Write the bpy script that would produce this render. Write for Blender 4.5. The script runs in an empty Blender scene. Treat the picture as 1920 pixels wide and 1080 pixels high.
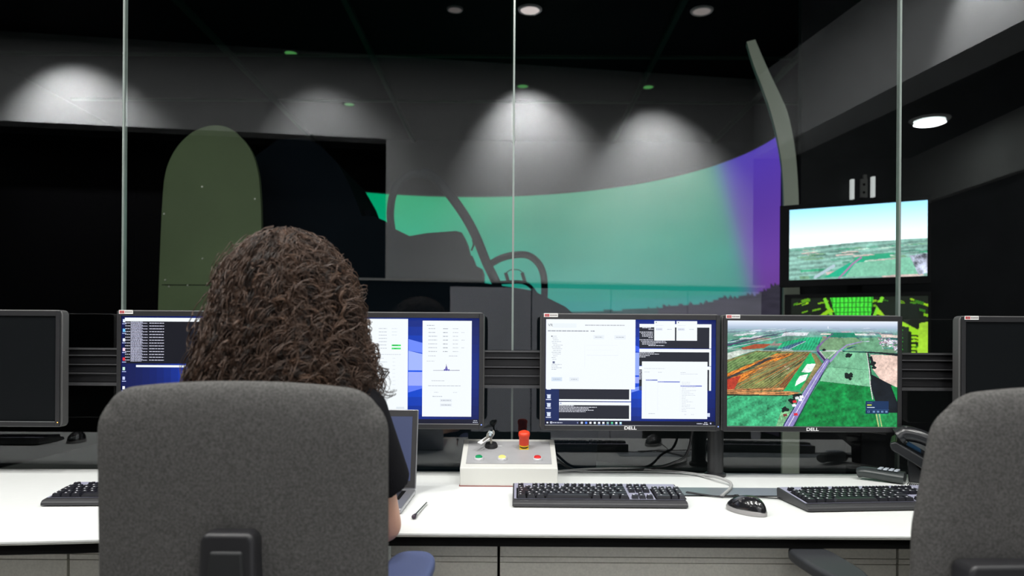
import bpy, math, random
import numpy as np
from mathutils import Vector, Matrix, Euler, noise as mnoise
R = math.radians
PI = math.pi
random.seed(7)
rng = np.random.default_rng(11)
S = bpy.context.scene
C = S.collection

# ------------------------------------------------------------------ camera
F = 1400.0; ROLL = 0.0062; EYE = 1.155; VY = 643.0
cam = bpy.data.cameras.new('camera'); camo = bpy.data.objects.new('camera', cam); C.objects.link(camo)
cam.sensor_width = 36.0; cam.lens = F / 1920 * 36.0
cam.shift_y = (VY - 540) / 1920
cam.clip_start = 0.05
cam.dof.use_dof = True; cam.dof.focus_distance = 2.15; cam.dof.aperture_fstop = 3.2
camo.matrix_world = Matrix.Translation((0, 0, EYE)) @ Matrix.Rotation(-ROLL, 4, 'Y') @ Matrix.Rotation(PI / 2, 4, 'X')
S.camera = camo
# ------------------------------------------------------------------ world, exposure, lights
S.view_settings.view_transform = 'Standard'; S.view_settings.look = 'None'
S.view_settings.exposure = 0.0; S.view_settings.gamma = 1.0; S.view_settings.use_curve_mapping = False
w = bpy.data.worlds.new('world'); S.world = w; w.use_nodes = True
w.node_tree.nodes['Background'].inputs[0].default_value = (0.02, 0.022, 0.025, 1)
w.node_tree.nodes['Background'].inputs[1].default_value = 0.15
S.cycles.max_bounces = 8; S.cycles.transparent_max_bounces = 16
S.cycles.caustics_reflective = False; S.cycles.caustics_refractive = False
S.cycles.sample_clamp_indirect = 0.0
CEIL = 3.36
def area(name, loc, size, power, col=(1, 1, 1), rot=(0, 0, 0), shape='DISK', spread=None):
    l = bpy.data.lights.new(name, 'AREA'); l.shape = shape; l.size = size; l.energy = power; l.color = col
    if spread: l.spread = spread
    o = bpy.data.objects.new(name, l); C.objects.link(o); o.location = loc; o.rotation_euler = rot
    return o
def spot(name, loc, target, power, angle, blend, col=(1, 1, 1), rad=0.05):
    l = bpy.data.lights.new(name, 'SPOT'); l.energy = power; l.spot_size = angle; l.spot_blend = blend
    l.color = col; l.shadow_soft_size = rad
    o = bpy.data.objects.new(name, l); C.objects.link(o); o.location = loc
    d = Vector(target) - Vector(loc); o.rotation_euler = d.to_track_quat('-Z', 'Y').to_euler()
    return o
DOWN = [(-3.3, 1.35), (-2.0, 1.35), (-0.75, 1.35), (0.55, 1.35), (1.85, 1.35), (-2.6, 0.8), (-1.3, 0.8), (0.0, 0.8), (1.2, 0.8), (-3.2, 0.42), (-1.5, 0.42), (0.1, 0.42), (1.2, 0.42)]  # last four are out of view, added to light the upright fronts
for (x, y) in DOWN:
    area('downlight_lamp', (x, y, CEIL - 0.035), 0.22, 15.0, (1.0, 0.99, 0.955))
def backY(x): return -1.0 - 0.156 * x
WASH = [(-3.20, .52, 620, 31, 42), (-1.45, .50, 180, 25, 42), (0.10, .42, 500, 28, 42), (1.15, .55, 600, 26, 40)]
for (x, d, p, tilt, half) in WASH:
    spot('wall_wash_lamp', (x, backY(x) + d, CEIL - 0.03), (x + .15 * d, backY(x), CEIL - 0.03 - d / math.tan(R(tilt))), p, R(half * 2), 0.95, (1.0, 0.985, 0.96), .03)
spot('bulkhead_lamp', (2.05, 1.22, CEIL - 0.03), (2.40, 1.17, CEIL - .62), 185, R(72), .8, (1, .98, .95), .03)

# ------------------------------------------------------------------ helpers
def W(px, py, D):
    u = px - 960; v = py - VY
    u2 = u + ROLL * v; v2 = v - ROLL * u
    return Vector((u2 * D / F, D, EYE - v2 * D / F))
def s2l(c):
    return tuple(((x / 255) / 12.92) if x / 255 <= 0.04045 else (((x / 255) + 0.055) / 1.055) ** 2.4 for x in c)
MATS = {}
def mat(name, col=(0.5, 0.5, 0.5), rough=0.5, metal=0.0, spec=0.5, noise=None, bump=None, emis=None, estr=1.0, coat=0.0):
    if name in MATS: return MATS[name]
    m = bpy.data.materials.new(name); m.use_nodes = True; MATS[name] = m
    nt = m.node_tree; b = nt.nodes['Principled BSDF']
    b.inputs['Base Color'].default_value = (*col, 1); b.inputs['Roughness'].default_value = rough
    b.inputs['Metallic'].default_value = metal; b.inputs['Specular IOR Level'].default_value = spec
    b.inputs['Coat Weight'].default_value = coat
    if emis:
        b.inputs['Emission Color'].default_value = (*emis, 1); b.inputs['Emission Strength'].default_value = estr
    tc = None
    if noise or bump:
        tc = nt.nodes.new('ShaderNodeTexCoord')
    if noise:   # (scale, amount)
        n = nt.nodes.new('ShaderNodeTexNoise'); n.inputs['Scale'].default_value = noise[0]; n.inputs['Detail'].default_value = 6
        nt.links.new(tc.outputs['Object'], n.inputs['Vector'])
        r = nt.nodes.new('ShaderNodeValToRGB')
        k = noise[1]
        r.color_ramp.elements[0].position = 0.3; r.color_ramp.elements[1].position = 0.7
        r.color_ramp.elements[0].color = (*[c * (1 - k) for c in col], 1)
        r.color_ramp.elements[1].color = (*[min(1, c * (1 + k)) for c in col], 1)
        nt.links.new(n.outputs['Fac'], r.inputs[0]); nt.links.new(r.outputs[0], b.inputs['Base Color'])
    if bump:
        n2 = nt.nodes.new('ShaderNodeTexNoise'); n2.inputs['Scale'].default_value = bump[0]; n2.inputs['Detail'].default_value = 3
        nt.links.new(tc.outputs['Object'], n2.inputs['Vector'])
        bp = nt.nodes.new('ShaderNodeBump'); bp.inputs['Strength'].default_value = bump[1]; bp.inputs['Distance'].default_value = 0.002
        nt.links.new(n2.outputs['Fac'], bp.inputs['Height']); nt.links.new(bp.outputs[0], b.inputs['Normal'])
    return m
def attr_emit(name, strength=1.0, gloss=True):
    """a display panel: the picture is a colour per face / per vertex, given off as light, under a slightly glossy front"""
    m = bpy.data.materials.new(name); m.use_nodes = True; nt = m.node_tree; b = nt.nodes['Principled BSDF']
    a = nt.nodes.new('ShaderNodeAttribute'); a.attribute_name = 'Col'
    nt.links.new(a.outputs['Color'], b.inputs['Emission Color']); b.inputs['Emission Strength'].default_value = strength
    b.inputs['Base Color'].default_value = (0.006, 0.006, 0.007, 1); b.inputs['Roughness'].default_value = 0.45 if gloss else .9
    b.inputs['Specular IOR Level'].default_value = 0.25 if gloss else .05
    return m
class MB:
    def __init__(s): s.v = []; s.f = []; s.m = []; s.c = []; s.mi = 0; s.col = None
    def face(s, idx):
        s.f.append(tuple(idx)); s.m.append(s.mi); s.c.append(s.col)
    def add(s, vs, fs, M=None):
        o = len(s.v)
        for p in vs:
            p = Vector(p)
            if M is not None: p = M @ p
            s.v.append(tuple(p))
        for f in fs: s.face([o + i for i in f])
        return s
    def box(s, c, d, M=None, taper=1.0):
        x, y, z = c; a, b, h = d[0] / 2, d[1] / 2, d[2] / 2; t = taper
        vs = [(x - a, y - b, z - h), (x + a, y - b, z - h), (x + a, y + b, z - h), (x - a, y + b, z - h),
              (x - a * t, y - b * t, z + h), (x + a * t, y - b * t, z + h), (x + a * t, y + b * t, z + h), (x - a * t, y + b * t, z + h)]
        return s.add(vs, [(0, 3, 2, 1), (4, 5, 6, 7), (0, 1, 5, 4), (1, 2, 6, 5), (2, 3, 7, 6), (3, 0, 4, 7)], M)
    def span(s, a, b, M=None):
        return s.box([(p + q) / 2 for p, q in zip(a, b)], [abs(q - p) for p, q in zip(a, b)], M)
    def quad(s, pts, M=None): return s.add(pts, [tuple(range(len(pts)))], M)
    def cyl(s, p0, p1, r0, r1=None, n=20, caps=True):
        r1 = r0 if r1 is None else r1
        p0 = Vector(p0); p1 = Vector(p1); q = (p1 - p0).to_track_quat('Z', 'Y')
        vs = []
        for p, r in ((p0, r0), (p1, r1)):
            for i in range(n):
                a = 2 * PI * i / n; vs.append(p + q @ Vector((r * math.cos(a), r * math.sin(a), 0)))
        fs = [(i, (i + 1) % n, n + (i + 1) % n, n + i) for i in range(n)]
        if caps: fs += [tuple(range(n - 1, -1, -1)), tuple(range(n, 2 * n))]
        return s.add(vs, fs)
    def lathe(s, prof, M=None, n=28, ends=True):
        vs = []; fs = []
        for (r, z) in prof:
            for i in range(n):
                a = 2 * PI * i / n; vs.append((r * math.cos(a), r * math.sin(a), z))
        for k in range(len(prof) - 1):
            for i in range(n):
                fs.append((k * n + i, k * n + (i + 1) % n, (k + 1) * n + (i + 1) % n, (k + 1) * n + i))
        if ends: fs.append(tuple(range(n - 1, -1, -1))); fs.append(tuple((len(prof) - 1) * n + i for i in range(n)))
        return s.add(vs, fs, M)
    def tube(s, pts, r, n=8, closed=False):
        pts = [Vector(p) for p in pts]; k = len(pts)
        rs = r if isinstance(r, (list, tuple)) else [r] * k
        up = Vector((0, 0, 1)); vs = []; fs = []; prev = None
        for i, p in enumerate(pts):
            a = pts[(i - 1) % k] if (i > 0 or closed) else p
            b = pts[(i + 1) % k] if (i < k - 1 or closed) else p
            t = (b - a).normalized()
            if prev is None:
                x = t.cross(up)
                if x.length < 1e-3: x = t.cross(Vector((1, 0, 0)))
            else: x = prev - t * prev.dot(t)
            x.normalize(); prev = x; y = t.cross(x)
            for j in range(n):
                an = 2 * PI * j / n; vs.append(p + x * rs[i] * math.cos(an) + y * rs[i] * math.sin(an))
        for i in range(k if closed else k - 1):
            i2 = (i + 1) % k
            for j in range(n): fs.append((i * n + j, i * n + (j + 1) % n, i2 * n + (j + 1) % n, i2 * n + j))
        if not closed: fs += [tuple(range(n - 1, -1, -1)), tuple((k - 1) * n + j for j in range(n))]
        return s.add(vs, fs)
    def prism(s, poly, h0, h1, M=None):
        n = len(poly); vs = [(x, y, h0) for x, y in poly] + [(x, y, h1) for x, y in poly]
        fs = [tuple(range(n - 1, -1, -1)), tuple(range(n, 2 * n))] + [(i, (i + 1) % n, n + (i + 1) % n, n + i) for i in range(n)]
        return s.add(vs, fs, M)
    def ell(s, c, r, M=None, n=20, k=14):
        vs = [(0, 0, -1)]
        for i in range(1, k):
            t = PI * i / k
            for j in range(n): vs.append((math.sin(t) * math.cos(2 * PI * j / n), math.sin(t) * math.sin(2 * PI * j / n), -math.cos(t)))
        vs.append((0, 0, 1)); L = len(vs) - 1; fs = []
        for j in range(n): fs.append((0, 1 + (j + 1) % n, 1 + j)); fs.append((L, L - n + j, L - n + (j + 1) % n))
        for i in range(k - 2):
            for j in range(n):
                a = 1 + i * n; fs.append((a + j, a + (j + 1) % n, a + n + (j + 1) % n, a + n + j))
        q = Matrix.Translation(c) @ (M.to_4x4() if M is not None else Matrix.Identity(4)) @ Matrix.Diagonal((*r, 1))
        return s.add(vs, fs, q)
    def caps(s, p0, p1, r0, r1, sx=1.0, n=16):
        """tapered capsule; sx squashes it across the second axis"""
        p0 = Vector(p0); p1 = Vector(p1); L = (p1 - p0).length; q = (p1 - p0).to_track_quat('Z', 'Y')
        prof = [(r0 * math.cos(a), r0 * math.sin(a)) for a in [-PI / 2 + i * PI / 12 for i in range(1, 7)]]
        prof += [(r1 * math.cos(a), L + r1 * math.sin(a)) for a in [i * PI / 12 for i in range(0, 6)]]
        return s.lathe(prof, Matrix.Translation(p0) @ q.to_matrix().to_4x4() @ Matrix.Diagonal((1, sx, 1, 1)), n)
    def build(s, name, mats, parent=None, smooth=False, bevel=0, seg=2, angle=40):
        me = bpy.data.meshes.new(name); me.from_pydata(s.v, [], s.f)
        if not isinstance(mats, (list, tuple)): mats = [mats]
        for m in mats: me.materials.append(m)
        me.polygons.foreach_set('material_index', s.m)
        if any(c is not None for c in s.c):
            ca = me.color_attributes.new('Col', 'FLOAT_COLOR', 'CORNER'); arr = []
            for f, c in zip(s.f, s.c):
                c = c or (0, 0, 0)
                arr += [c[0], c[1], c[2], 1.0] * len(f)
            ca.data.foreach_set('color', arr)
        me.polygons.foreach_set('use_smooth', [bool(smooth or bevel)] * len(s.f)); me.update()
        o = bpy.data.objects.new(name, me); C.objects.link(o)
        if parent: o.parent = parent
        if bevel:
            b = o.modifiers.new('bevel', 'BEVEL'); b.width = bevel; b.segments = seg; b.limit_method = 'ANGLE'; b.angle_limit = R(angle)
            b.harden_normals = True
        elif smooth == 'auto' or smooth is True:
            try:
                me.set_sharp_from_angle(angle=R(50))
            except Exception: pass
        return o
def thing(name, label, cat, loc=(0, 0, 0), rotz=0, group=None):
    o = bpy.data.objects.new(name, None); C.objects.link(o); o.empty_display_size = 0.05
    o.location = loc; o.rotation_euler = (0, 0, rotz); o['label'] = label; o['category'] = cat
    if group: o['group'] = group
    return o
def tag(o, label, cat, group=None, kind=None):
    o['label'] = label; o['category'] = cat
    if group: o['group'] = group
    if kind: o['kind'] = kind
    return o
def struct(o, label=None):
    o['kind'] = 'structure'
    if label: o['label'] = label
    o['category'] = o.name.split('_')[0].split('.')[0]
    return o
def text_mesh(txt, size, align='CENTER', bold=0.0):
    cu = bpy.data.curves.new('t', 'FONT'); cu.body = txt; cu.size = size; cu.align_x = align; cu.align_y = 'CENTER'; cu.offset = bold
    o = bpy.data.objects.new('t', cu); C.objects.link(o)
    dg = bpy.context.evaluated_depsgraph_get(); me = bpy.data.meshes.new_from_object(o.evaluated_get(dg))
    vs = [tuple(v.co) for v in me.vertices]; fs = [tuple(p.vertices) for p in me.polygons]
    bpy.data.objects.remove(o); bpy.data.meshes.remove(me); bpy.data.curves.remove(cu)
    return vs, fs
def dup(root, loc, rotz, label, group=None):
    r = root.copy(); C.objects.link(r); r.location = loc; r.rotation_euler = (0, 0, rotz); r['label'] = label
    if group: r['group'] = group
    for ch in list(root.children):
        c = ch.copy(); C.objects.link(c); c.parent = r
        for g in ch.children:
            d = g.copy(); C.objects.link(d); d.parent = c
    return r
def spline(pts, n=8):
    out = []; P = [Vector(p) for p in pts]; P = [P[0] * 2 - P[1]] + P + [P[-1] * 2 - P[-2]]
    for i in range(1, len(P) - 2):
        for k in range(n):
            t = k / n; a, b, c, d = P[i - 1], P[i], P[i + 1], P[i + 2]
            out.append(0.5 * ((2 * b) + (c - a) * t + (2 * a - 5 * b + 4 * c - d) * t * t + (3 * b - a - 3 * c + d) * t ** 3))
    out.append(P[-2]); return out

# ------------------------------------------------------------------ materials
M_black = mat('black_paint', (0.003, 0.003, 0.0035), 0.9, spec=0.03)
M_blackgap = mat('dark_gap', (0.003, 0.003, 0.003), 0.9, spec=0.1)
M_wall = mat('white_wall_paint', (0.35, 0.355, 0.36), 0.8, noise=(3, 0.03), spec=.2)
M_walldark = mat('charcoal_wall', (0.012, 0.013, 0.015), 0.7, noise=(4, 0.2), spec=.2)
M_carpet = mat('grey_carpet', (0.32, 0.32, 0.315), 0.95, noise=(120, 0.4), bump=(300, 0.6))
M_desk = mat('white_laminate', (0.80, 0.815, 0.80), 0.42, noise=(60, 0.01), spec=.3)
M_edge = mat('desk_edge_band', (0.55, 0.55, 0.5), 0.5)
M_cab = mat('taupe_cabinet', (0.66, 0.645, 0.57), 0.5, noise=(200, 0.08))
M_plast = mat('black_plastic', (0.014, 0.014, 0.016), 0.42, bump=(900, 0.15))
M_bezel = mat('monitor_bezel_plastic', (0.022, 0.022, 0.024), 0.38, bump=(1200, 0.1))
M_bezelgrey = mat('monitor_side_grey', (0.09, 0.09, 0.09), 0.45)
M_silver = mat('silver_strip', (0.55, 0.55, 0.56), 0.3, metal=0.9)
M_alu = mat('brushed_aluminium', (0.45, 0.46, 0.48), 0.35, metal=0.8, noise=(80, 0.05))
M_rail = mat('black_anodised_rail', (0.018, 0.018, 0.020), 0.4, metal=0.3)
M_key = mat('key_black', (0.016, 0.016, 0.022), 0.35)
M_kbody = mat('keyboard_body', (0.035, 0.035, 0.038), 0.45)
M_kdeck = mat('keyboard_deck_grey', (0.32, 0.32, 0.42), 0.4)
M_legend = mat('key_legend_white', (0.8, 0.8, 0.85), 0.5)
M_fabric = mat('grey_chair_fabric', (0.092, 0.090, 0.087), 0.95, noise=(260, 0.35), bump=(700, 0.7), spec=.15)
M_pad = mat('arm_pad_blue_glow', (0.075, 0.10, 0.22), 0.6)  # blue glow of the monitors put into the pad colour
M_cream = mat('cream_enclosure', (0.62, 0.62, 0.585), 0.45)
M_plate = mat('grey_face_plate', (0.36, 0.36, 0.37), 0.4, noise=(30, 0.04))
M_chrome = mat('chrome', (0.75, 0.75, 0.77), 0.15, metal=1.0)
M_whitepl = mat('white_plastic', (0.75, 0.76, 0.76), 0.4)
M_glassedge = mat('glass_edge_green', (0.20, 0.24, 0.22), 0.25, spec=.8)

# glass: clear sheet that mirrors about eight per cent, more at a slant
def glass_mat():
    m = bpy.data.materials.new('partition_glass'); m.use_nodes = True; nt = m.node_tree; nt.nodes.clear()
    out = nt.nodes.new('ShaderNodeOutputMaterial'); mix = nt.nodes.new('ShaderNodeMixShader')
    tr = nt.nodes.new('ShaderNodeBsdfTransparent'); tr.inputs[0].default_value = (0.93, 0.96, 0.945, 1)
    gl = nt.nodes.new('ShaderNodeBsdfGlossy'); gl.inputs['Roughness'].default_value = 0.0; gl.inputs['Color'].default_value = (0.95, 0.98, 1, 1)
    fr = nt.nodes.new('ShaderNodeFresnel'); fr.inputs['IOR'].default_value = 1.52
    geo = nt.nodes.new('ShaderNodeNewGeometry'); inv = nt.nodes.new('ShaderNodeMath'); inv.operation = 'SUBTRACT'; inv.inputs[0].default_value = 1
    mu = nt.nodes.new('ShaderNodeMath'); mu.operation = 'MULTIPLY'; mu2 = nt.nodes.new('ShaderNodeMath'); mu2.operation = 'MULTIPLY'; mu2.inputs[1].default_value = 1.95
    nt.links.new(geo.outputs['Backfacing'], inv.inputs[1]); nt.links.new(fr.outputs[0], mu2.inputs[0])
    nt.links.new(mu2.outputs[0], mu.inputs[0]); nt.links.new(inv.outputs[0], mu.inputs[1])
    nt.links.new(mu.outputs[0], mix.inputs[0]); nt.links.new(tr.outputs[0], mix.inputs[1]); nt.links.new(gl.outputs[0], mix.inputs[2])
    nt.links.new(mix.outputs[0], out.inputs[0])
    return m
M_glass = glass_mat()

# ------------------------------------------------------------------ control room shell
GY = 2.45
b = MB(); b.span((-4.6, -2.2, -0.1), (5.2, 9.2, 0)); struct(b.build('floor', M_carpet))
b = MB(); b.span((-4.6, -2.2, CEIL), (5.2, GY + 0.02, CEIL + 0.1)); struct(b.build('ceiling', M_black))
# glass panes (front face mirrors, back face clear), 12 mm thick
jx = [W(232, 300, GY).x, W(963, 300, GY).x, W(1687, 300, GY).x]
jx = [jx[0] - 1.27, *jx, jx[2] + 1.27]
jx = [jx[0] - 1.27] + jx
for i in range(len(jx) - 1):
    b = MB(); x0, x1 = jx[i] + 0.0015, jx[i + 1] - 0.0015
    fr = [(x0, GY, 0), (x1, GY, 0), (x1, GY, CEIL), (x0, GY, CEIL)]; bk = [(x, GY + 0.012, z) for x, y, z in fr]
    b.add(fr + bk, [(0, 1, 2, 3)])
    b.f[-1] = b.f[-1]; b.mi = 1
    b.add(fr + bk, [(0, 4, 5, 1), (1, 5, 6, 2), (2, 6, 7, 3), (3, 7, 4, 0)])
    struct(b.build('window_%d' % (i + 1), [M_glass, M_glassedge]), 'tall frameless glass pane of the partition')
for i, x in enumerate(jx[1:-1]):
    b = MB(); b.span((x - 0.0032, GY - 0.004, 0), (x + 0.0032, GY + 0.016, CEIL))
    struct(b.build('trim_%d' % (i + 1), M_glassedge), 'thin vertical joint between two glass panes')
# back wall (behind the photographer), seen mirrored in the glass
ANG = math.atan(-0.156)
def bw(x, off=0.0):   # point on back wall line, off = towards the room
    return (x + off * 0.154, backY(x) + off * 0.988)
def wall_strip(x0, x1, z0, z1, off0, off1):
    a = bw(x0, off0); c = bw(x1, off0); d = bw(x1, off1); e = bw(x0, off1)
    return MB().prism([a, c, d, e], z0, z1)
struct(wall_strip(-0.977, 2.0, 0, CEIL, -0.15, 0).build('wall_back', M_wall), 'pale wall behind the camera')
struct(wall_strip(-4.4, -0.977, 2.72, CEIL, -0.15, 0).build('wall_back_header', M_wall), 'pale wall over the dark opening behind the camera')
struct(wall_strip(-4.4, -0.977, 0, 2.72, -0.45, -0.35).build('wall_back_recess', M_black))
struct(MB().span((-4.5, -1.2, 0), (-4.4, GY, CEIL)).build('wall_left', M_walldark))
# right side: white bulkhead, dark alcove behind it
def sx(y): return 2.202 + 0.157 * y
y0 = -1.31; y1 = GY - 0.01
b = MB(); b.prism([(sx(y0), y0), (sx(y1), y1), (sx(y1) + 0.30, y1), (sx(y0) + 0.30, y0)], 2.70, CEIL)
struct(b.build('trim_bulkhead', M_wall), 'white bulkhead along the right side of the room')
b = MB(); b.prism([(sx(-1.31) + .29, -1.31), (5.1, -1.31), (5.1, y1), (sx(y1) + .29, y1)], 2.71, 2.80); struct(b.build('ceiling_alcove', M_black))
b = MB(); b.span((3.30, -1.6, 2.30), (3.4, GY - 0.01, 2.74)); struct(b.build('wall_right_upper', mat('dim_wall', (0.25, 0.25, 0.24), .8)))
b = MB(); b.span((3.36, -1.6, 0), (3.46, GY - 0.01, 2.30)); struct(b.build('wall_right', M_walldark))
b = MB(); b.span((1.95, -1.62, 0), (3.5, -1.45, 2.74)); struct(b.build('wall_alcove_end', M_walldark))
# low cabinet against the back wall
cb = thing('storage_cabinet', 'low dark storage cabinet with a pale top against the wall', 'cabinet')
wall_strip(-1.72, 1.9, 0.0, 1.56, 0.02, 0.34).build('body', M_blackgap, cb)
wall_strip(-1.74, 1.92, 1.600, 1.616, 0.01, 0.37).build('top', mat('cabinet_top', (0.55, 0.55, 0.54), .5), cb)
wall_strip(-1.72, 1.9, 1.56, 1.600, 0.02, 0.33).build('top_recess', M_blackgap, cb)
for k in range(6):
    x = -1.72 + k * 0.603 - (.0 if k < 9 else 0)
    dd = wall_strip(x + 0.005, x + 0.598, 0.05, 1.565, 0.342, 0.36).build('door', mat('cabinet_door', (0.66, 0.67, 0.74), 0.6) if k > 1 else M_black, cb)

# ceiling fixtures
def fixture(x, y, z, r, label, emis, estr, grp, ring=None):
    t = thing('ceiling_downlight', label, 'ceiling light', (x, y, z), 0, 'downlights near the back wall' if grp.startswith('dim') else grp)
    MB().lathe([(r * 0.84, -0.012), (r, -0.012), (r * 1.08, -0.004), (r * 1.08, 0.0), (r * .84, 0.0), (r * .84, -.012)], ends=False).build('trim_ring', ring or M_whitepl, t, smooth=True)
    MB().lathe([(r * 0.83, -0.009), (r * 0.83, -0.002)]).build('diffuser', mat('diffuser_%s' % grp.replace(' ', '_'), (0.05, 0.05, 0.05), .5, emis=emis, estr=estr), t)
    return t
for i, (x, y) in enumerate(DOWN):
    fixture(x, y, CEIL, 0.10, 'round white recessed downlight in the black ceiling, out of view over desk and chairs', (1, .98, .95), 6.0, 'ceiling downlights over the desk')
for i, (x, d, p, tilt, half) in enumerate(WASH):
    ww = thing('wall_washer', 'small black wall washer on the ceiling beside the back wall', 'spotlight', (x, backY(x) + d, CEIL), 0, 'wall washers')
    MB().lathe([(.045, -.016), (.045, -.0), (.05, -.0), (.05, -.016), (.045, -.016)], ends=False).build('housing', M_black, ww)
for x, r_, e_, lab in ((-0.39, .05, .9, 'thin dim downlight ring at the top edge, left of the middle glass joint'), (0.105, .075, 6.5, 'pinkish oval downlight at the top edge by the middle glass joint'), (1.24, .07, 2.0, 'dim brownish oval downlight at the top edge above the second wall glow')):
    fixture(x, -0.03, CEIL, r_, lab, (1, .86, .80), e_, 'dim downlight %d' % int(x * 100 + 100))
fixture(2.86, -0.23, 2.71, 0.12, 'bright oval downlight at upper right, in the dark ceiling beyond the bulkhead', (0.9, 1, .97), 14.0, 'alcove downlight')
fixture(3.15, 0.95, 2.71, 0.12, 'downlight cut by the right frame edge, beyond the bulkhead', (0.9, 1, .97), 6.0, 'alcove downlight')
area('alcove_lamp', (2.86, -0.23, 2.68), 0.2, 5.0, (.95, 1, .97))

# ------------------------------------------------------------------ simulator room beyond the glass
SC = 3.62
struct(MB().span((-4.6, GY + 0.03, SC), (5.2, 9.2, SC + .1)).build('ceiling_simulator_hall', M_black))
struct(MB().span((-4.6, 9.1, 0), (5.2, 9.2, SC)).build('wall_far', M_black))
struct(MB().span((-4.7, GY + .02, 0), (-4.6, 9.2, SC)).build('wall_far_left', M_black))
struct(MB().span((5.1, GY + .02, 0), (5.2, 9.2, SC)).build('wall_far_right', M_black))
struct(MB().span((-4.6, GY - .01, CEIL), (5.2, GY + .03, SC)).build('wall_partition_head', M_black))
Mgrid = mat('ceiling_grid_paint', (0.008, 0.022, 0.014), .7, spec=.1)  # green projector spill put into the track colour
for i, x in enumerate([-2.4, -1.2, 0.0, 1.2, 2.4]):
    tag(MB().span((x - 0.02, 2.6, SC - 0.06), (x + 0.02, 9.0, SC - 0.02)).build('ceiling_track', Mgrid), 'thin dark lighting track running away under the hall ceiling', 'track', 'ceiling tracks running away')
for i, y in enumerate([4.0, 5.2, 6.4, 7.6]):
    tag(MB().span((-4.5, y - 0.02, SC - 0.02), (5.0, y + 0.02, SC)).build('ceiling_track', Mgrid), 'thin dark track crossing the hall ceiling', 'track', 'ceiling tracks running across')
for (px, py, lab) in ((980, 160, 'green-lit ceiling light above the brightest wall glow'), (1215, 160, 'green-lit ceiling light above the second wall glow'), (655, 196, 'small green-lit ceiling light left of the middle'), (545, 100, 'green-lit ceiling lamp high over the green panel')):
    D = (SC - EYE) * F / (VY - py)
    p = W(px, py, D)
    fixture(p.x, p.y, SC, 0.06, lab, (0.12, 0.5, 0.12), 0.45, 'green ceiling lights', M_walldark)

# curved projection screen
SCX, SCY, SR = -0.5, 5.3, 2.4
ZT = 2.655
def screen_col(th, z):
    # th 0 at the right end; picture content only
    x = SCX + SR * math.cos(th); y = SCY + SR * math.sin(th)
    u = x / y * F + 960
    n = mnoise.noise(Vector((th * 3, z * 4, 0.3))) * 0.06
    g_hi = np.array(s2l((0, 168, 112))); g_mid = np.array((0.045, 0.29, 0.17)); g_lo = np.array((0.01, 0.31, 0.27)); blue = np.array((0.02, 0.26, 0.30))
    zz = (z - 1.3) / (ZT - 1.3)
    k = min(1, max(0, (u - 720) / 300))
    top = g_hi * (1 - k) + g_mid * k
    kk = min(1, max(0, 1 - zz))
    c = top * (1 - kk) + (g_lo if zz > .2 else g_lo * .5 + blue * .5) * kk
    pu_top = np.array((0.085, 0.045, 0.46)); pu_lo = np.array((0.20, 0.06, 0.34))
    edge = 1345 + (1 - zz) * 75
    q = 1 / (1 + math.exp(-(u - edge) / 9))
    pu = pu_top * (1 - kk) + pu_lo * kk
    c = c * (1 - q) + pu * q
    c = c * (1 + n * 2)
    # land along the bottom of the picture
    hz = 1.52 - 0.05 * th
    hz += 0.03 * mnoise.noise(Vector((th * 9, 0, 0))) + (0.05 * abs(mnoise.noise(Vector((th * 38, 2, 0)))) if th < .75 else 0.0)
    if th < 0.6: hz += 0.09 * (0.6 - th)
    if z < hz:
        f = 0.5 + 0.5 * mnoise.noise(Vector((th * 10, z * 60, 4)))
        land = np.array((0.018, 0.055, 0.058)) * (0.6 + .8 * f)
        if th < .7: land = np.array((0.04, 0.035, 0.055)) * (.6 + .7 * f)
        if z < 1.25: land = land * max(0.15, 1 - (1.25 - z) * 2)
        c = land
    return tuple(c)
def sheet(nu, nv, pos, colf, name, material, parent=None):
    P = []; Cc = []
    for j in range(nv + 1):
        for i in range(nu + 1):
            a = i / nu; bb = j / nv
            P.append(pos(a, bb)); c = colf(a, bb); Cc += [c[0], c[1], c[2], 1.0]
    fs = [(j * (nu + 1) + i, j * (nu + 1) + i + 1, (j + 1) * (nu + 1) + i + 1, (j + 1) * (nu + 1) + i) for j in range(nv) for i in range(nu)]
    me = bpy.data.meshes.new(name); me.from_pydata(P, [], fs); me.materials.append(material)
    ca = me.color_attributes.new('Col', 'FLOAT_COLOR', 'POINT'); ca.data.foreach_set('color', Cc); me.update()
    o = bpy.data.objects.new(name, me); C.objects.link(o)
    if parent: o.parent = parent
    return o
TH1 = R(122)
ds = thing('projection_screen', 'large curved projection screen glowing green and purple behind the glass', 'projection screen')
def spos(a, bb, r=0.0):
    th = TH1 * a; return (SCX + (SR + r) * math.cos(th), SCY + (SR + r) * math.sin(th), 0.5 + (ZT - 0.5) * bb)
sheet(300, 150, spos, lambda a, bb: screen_col(TH1 * a, 0.5 + (ZT - .5) * bb), 'projected_picture', attr_emit('projection_light', 1.0, False), ds)
b = MB()
N = 60; vs = []
for i in range(N + 1):
    th = TH1 * i / N
    for r, z in ((0.015, 0.0), (0.015, ZT + 0.02), (0.10, ZT + 0.02), (0.10, 0.0)):
        vs.append((SCX + (SR + r) * math.cos(th), SCY + (SR + r) * math.sin(th), z))
fs = []
for i in range(N):
    for k in range(4): fs.append((i * 4 + k, i * 4 + (k + 1) % 4, (i + 1) * 4 + (k + 1) % 4, (i + 1) * 4 + k))
fs += [(0, 1, 2, 3), (N * 4 + 3, N * 4 + 2, N * 4 + 1, N * 4)]
b.add(vs, fs); b.build('shell', M_walldark, ds)
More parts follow.
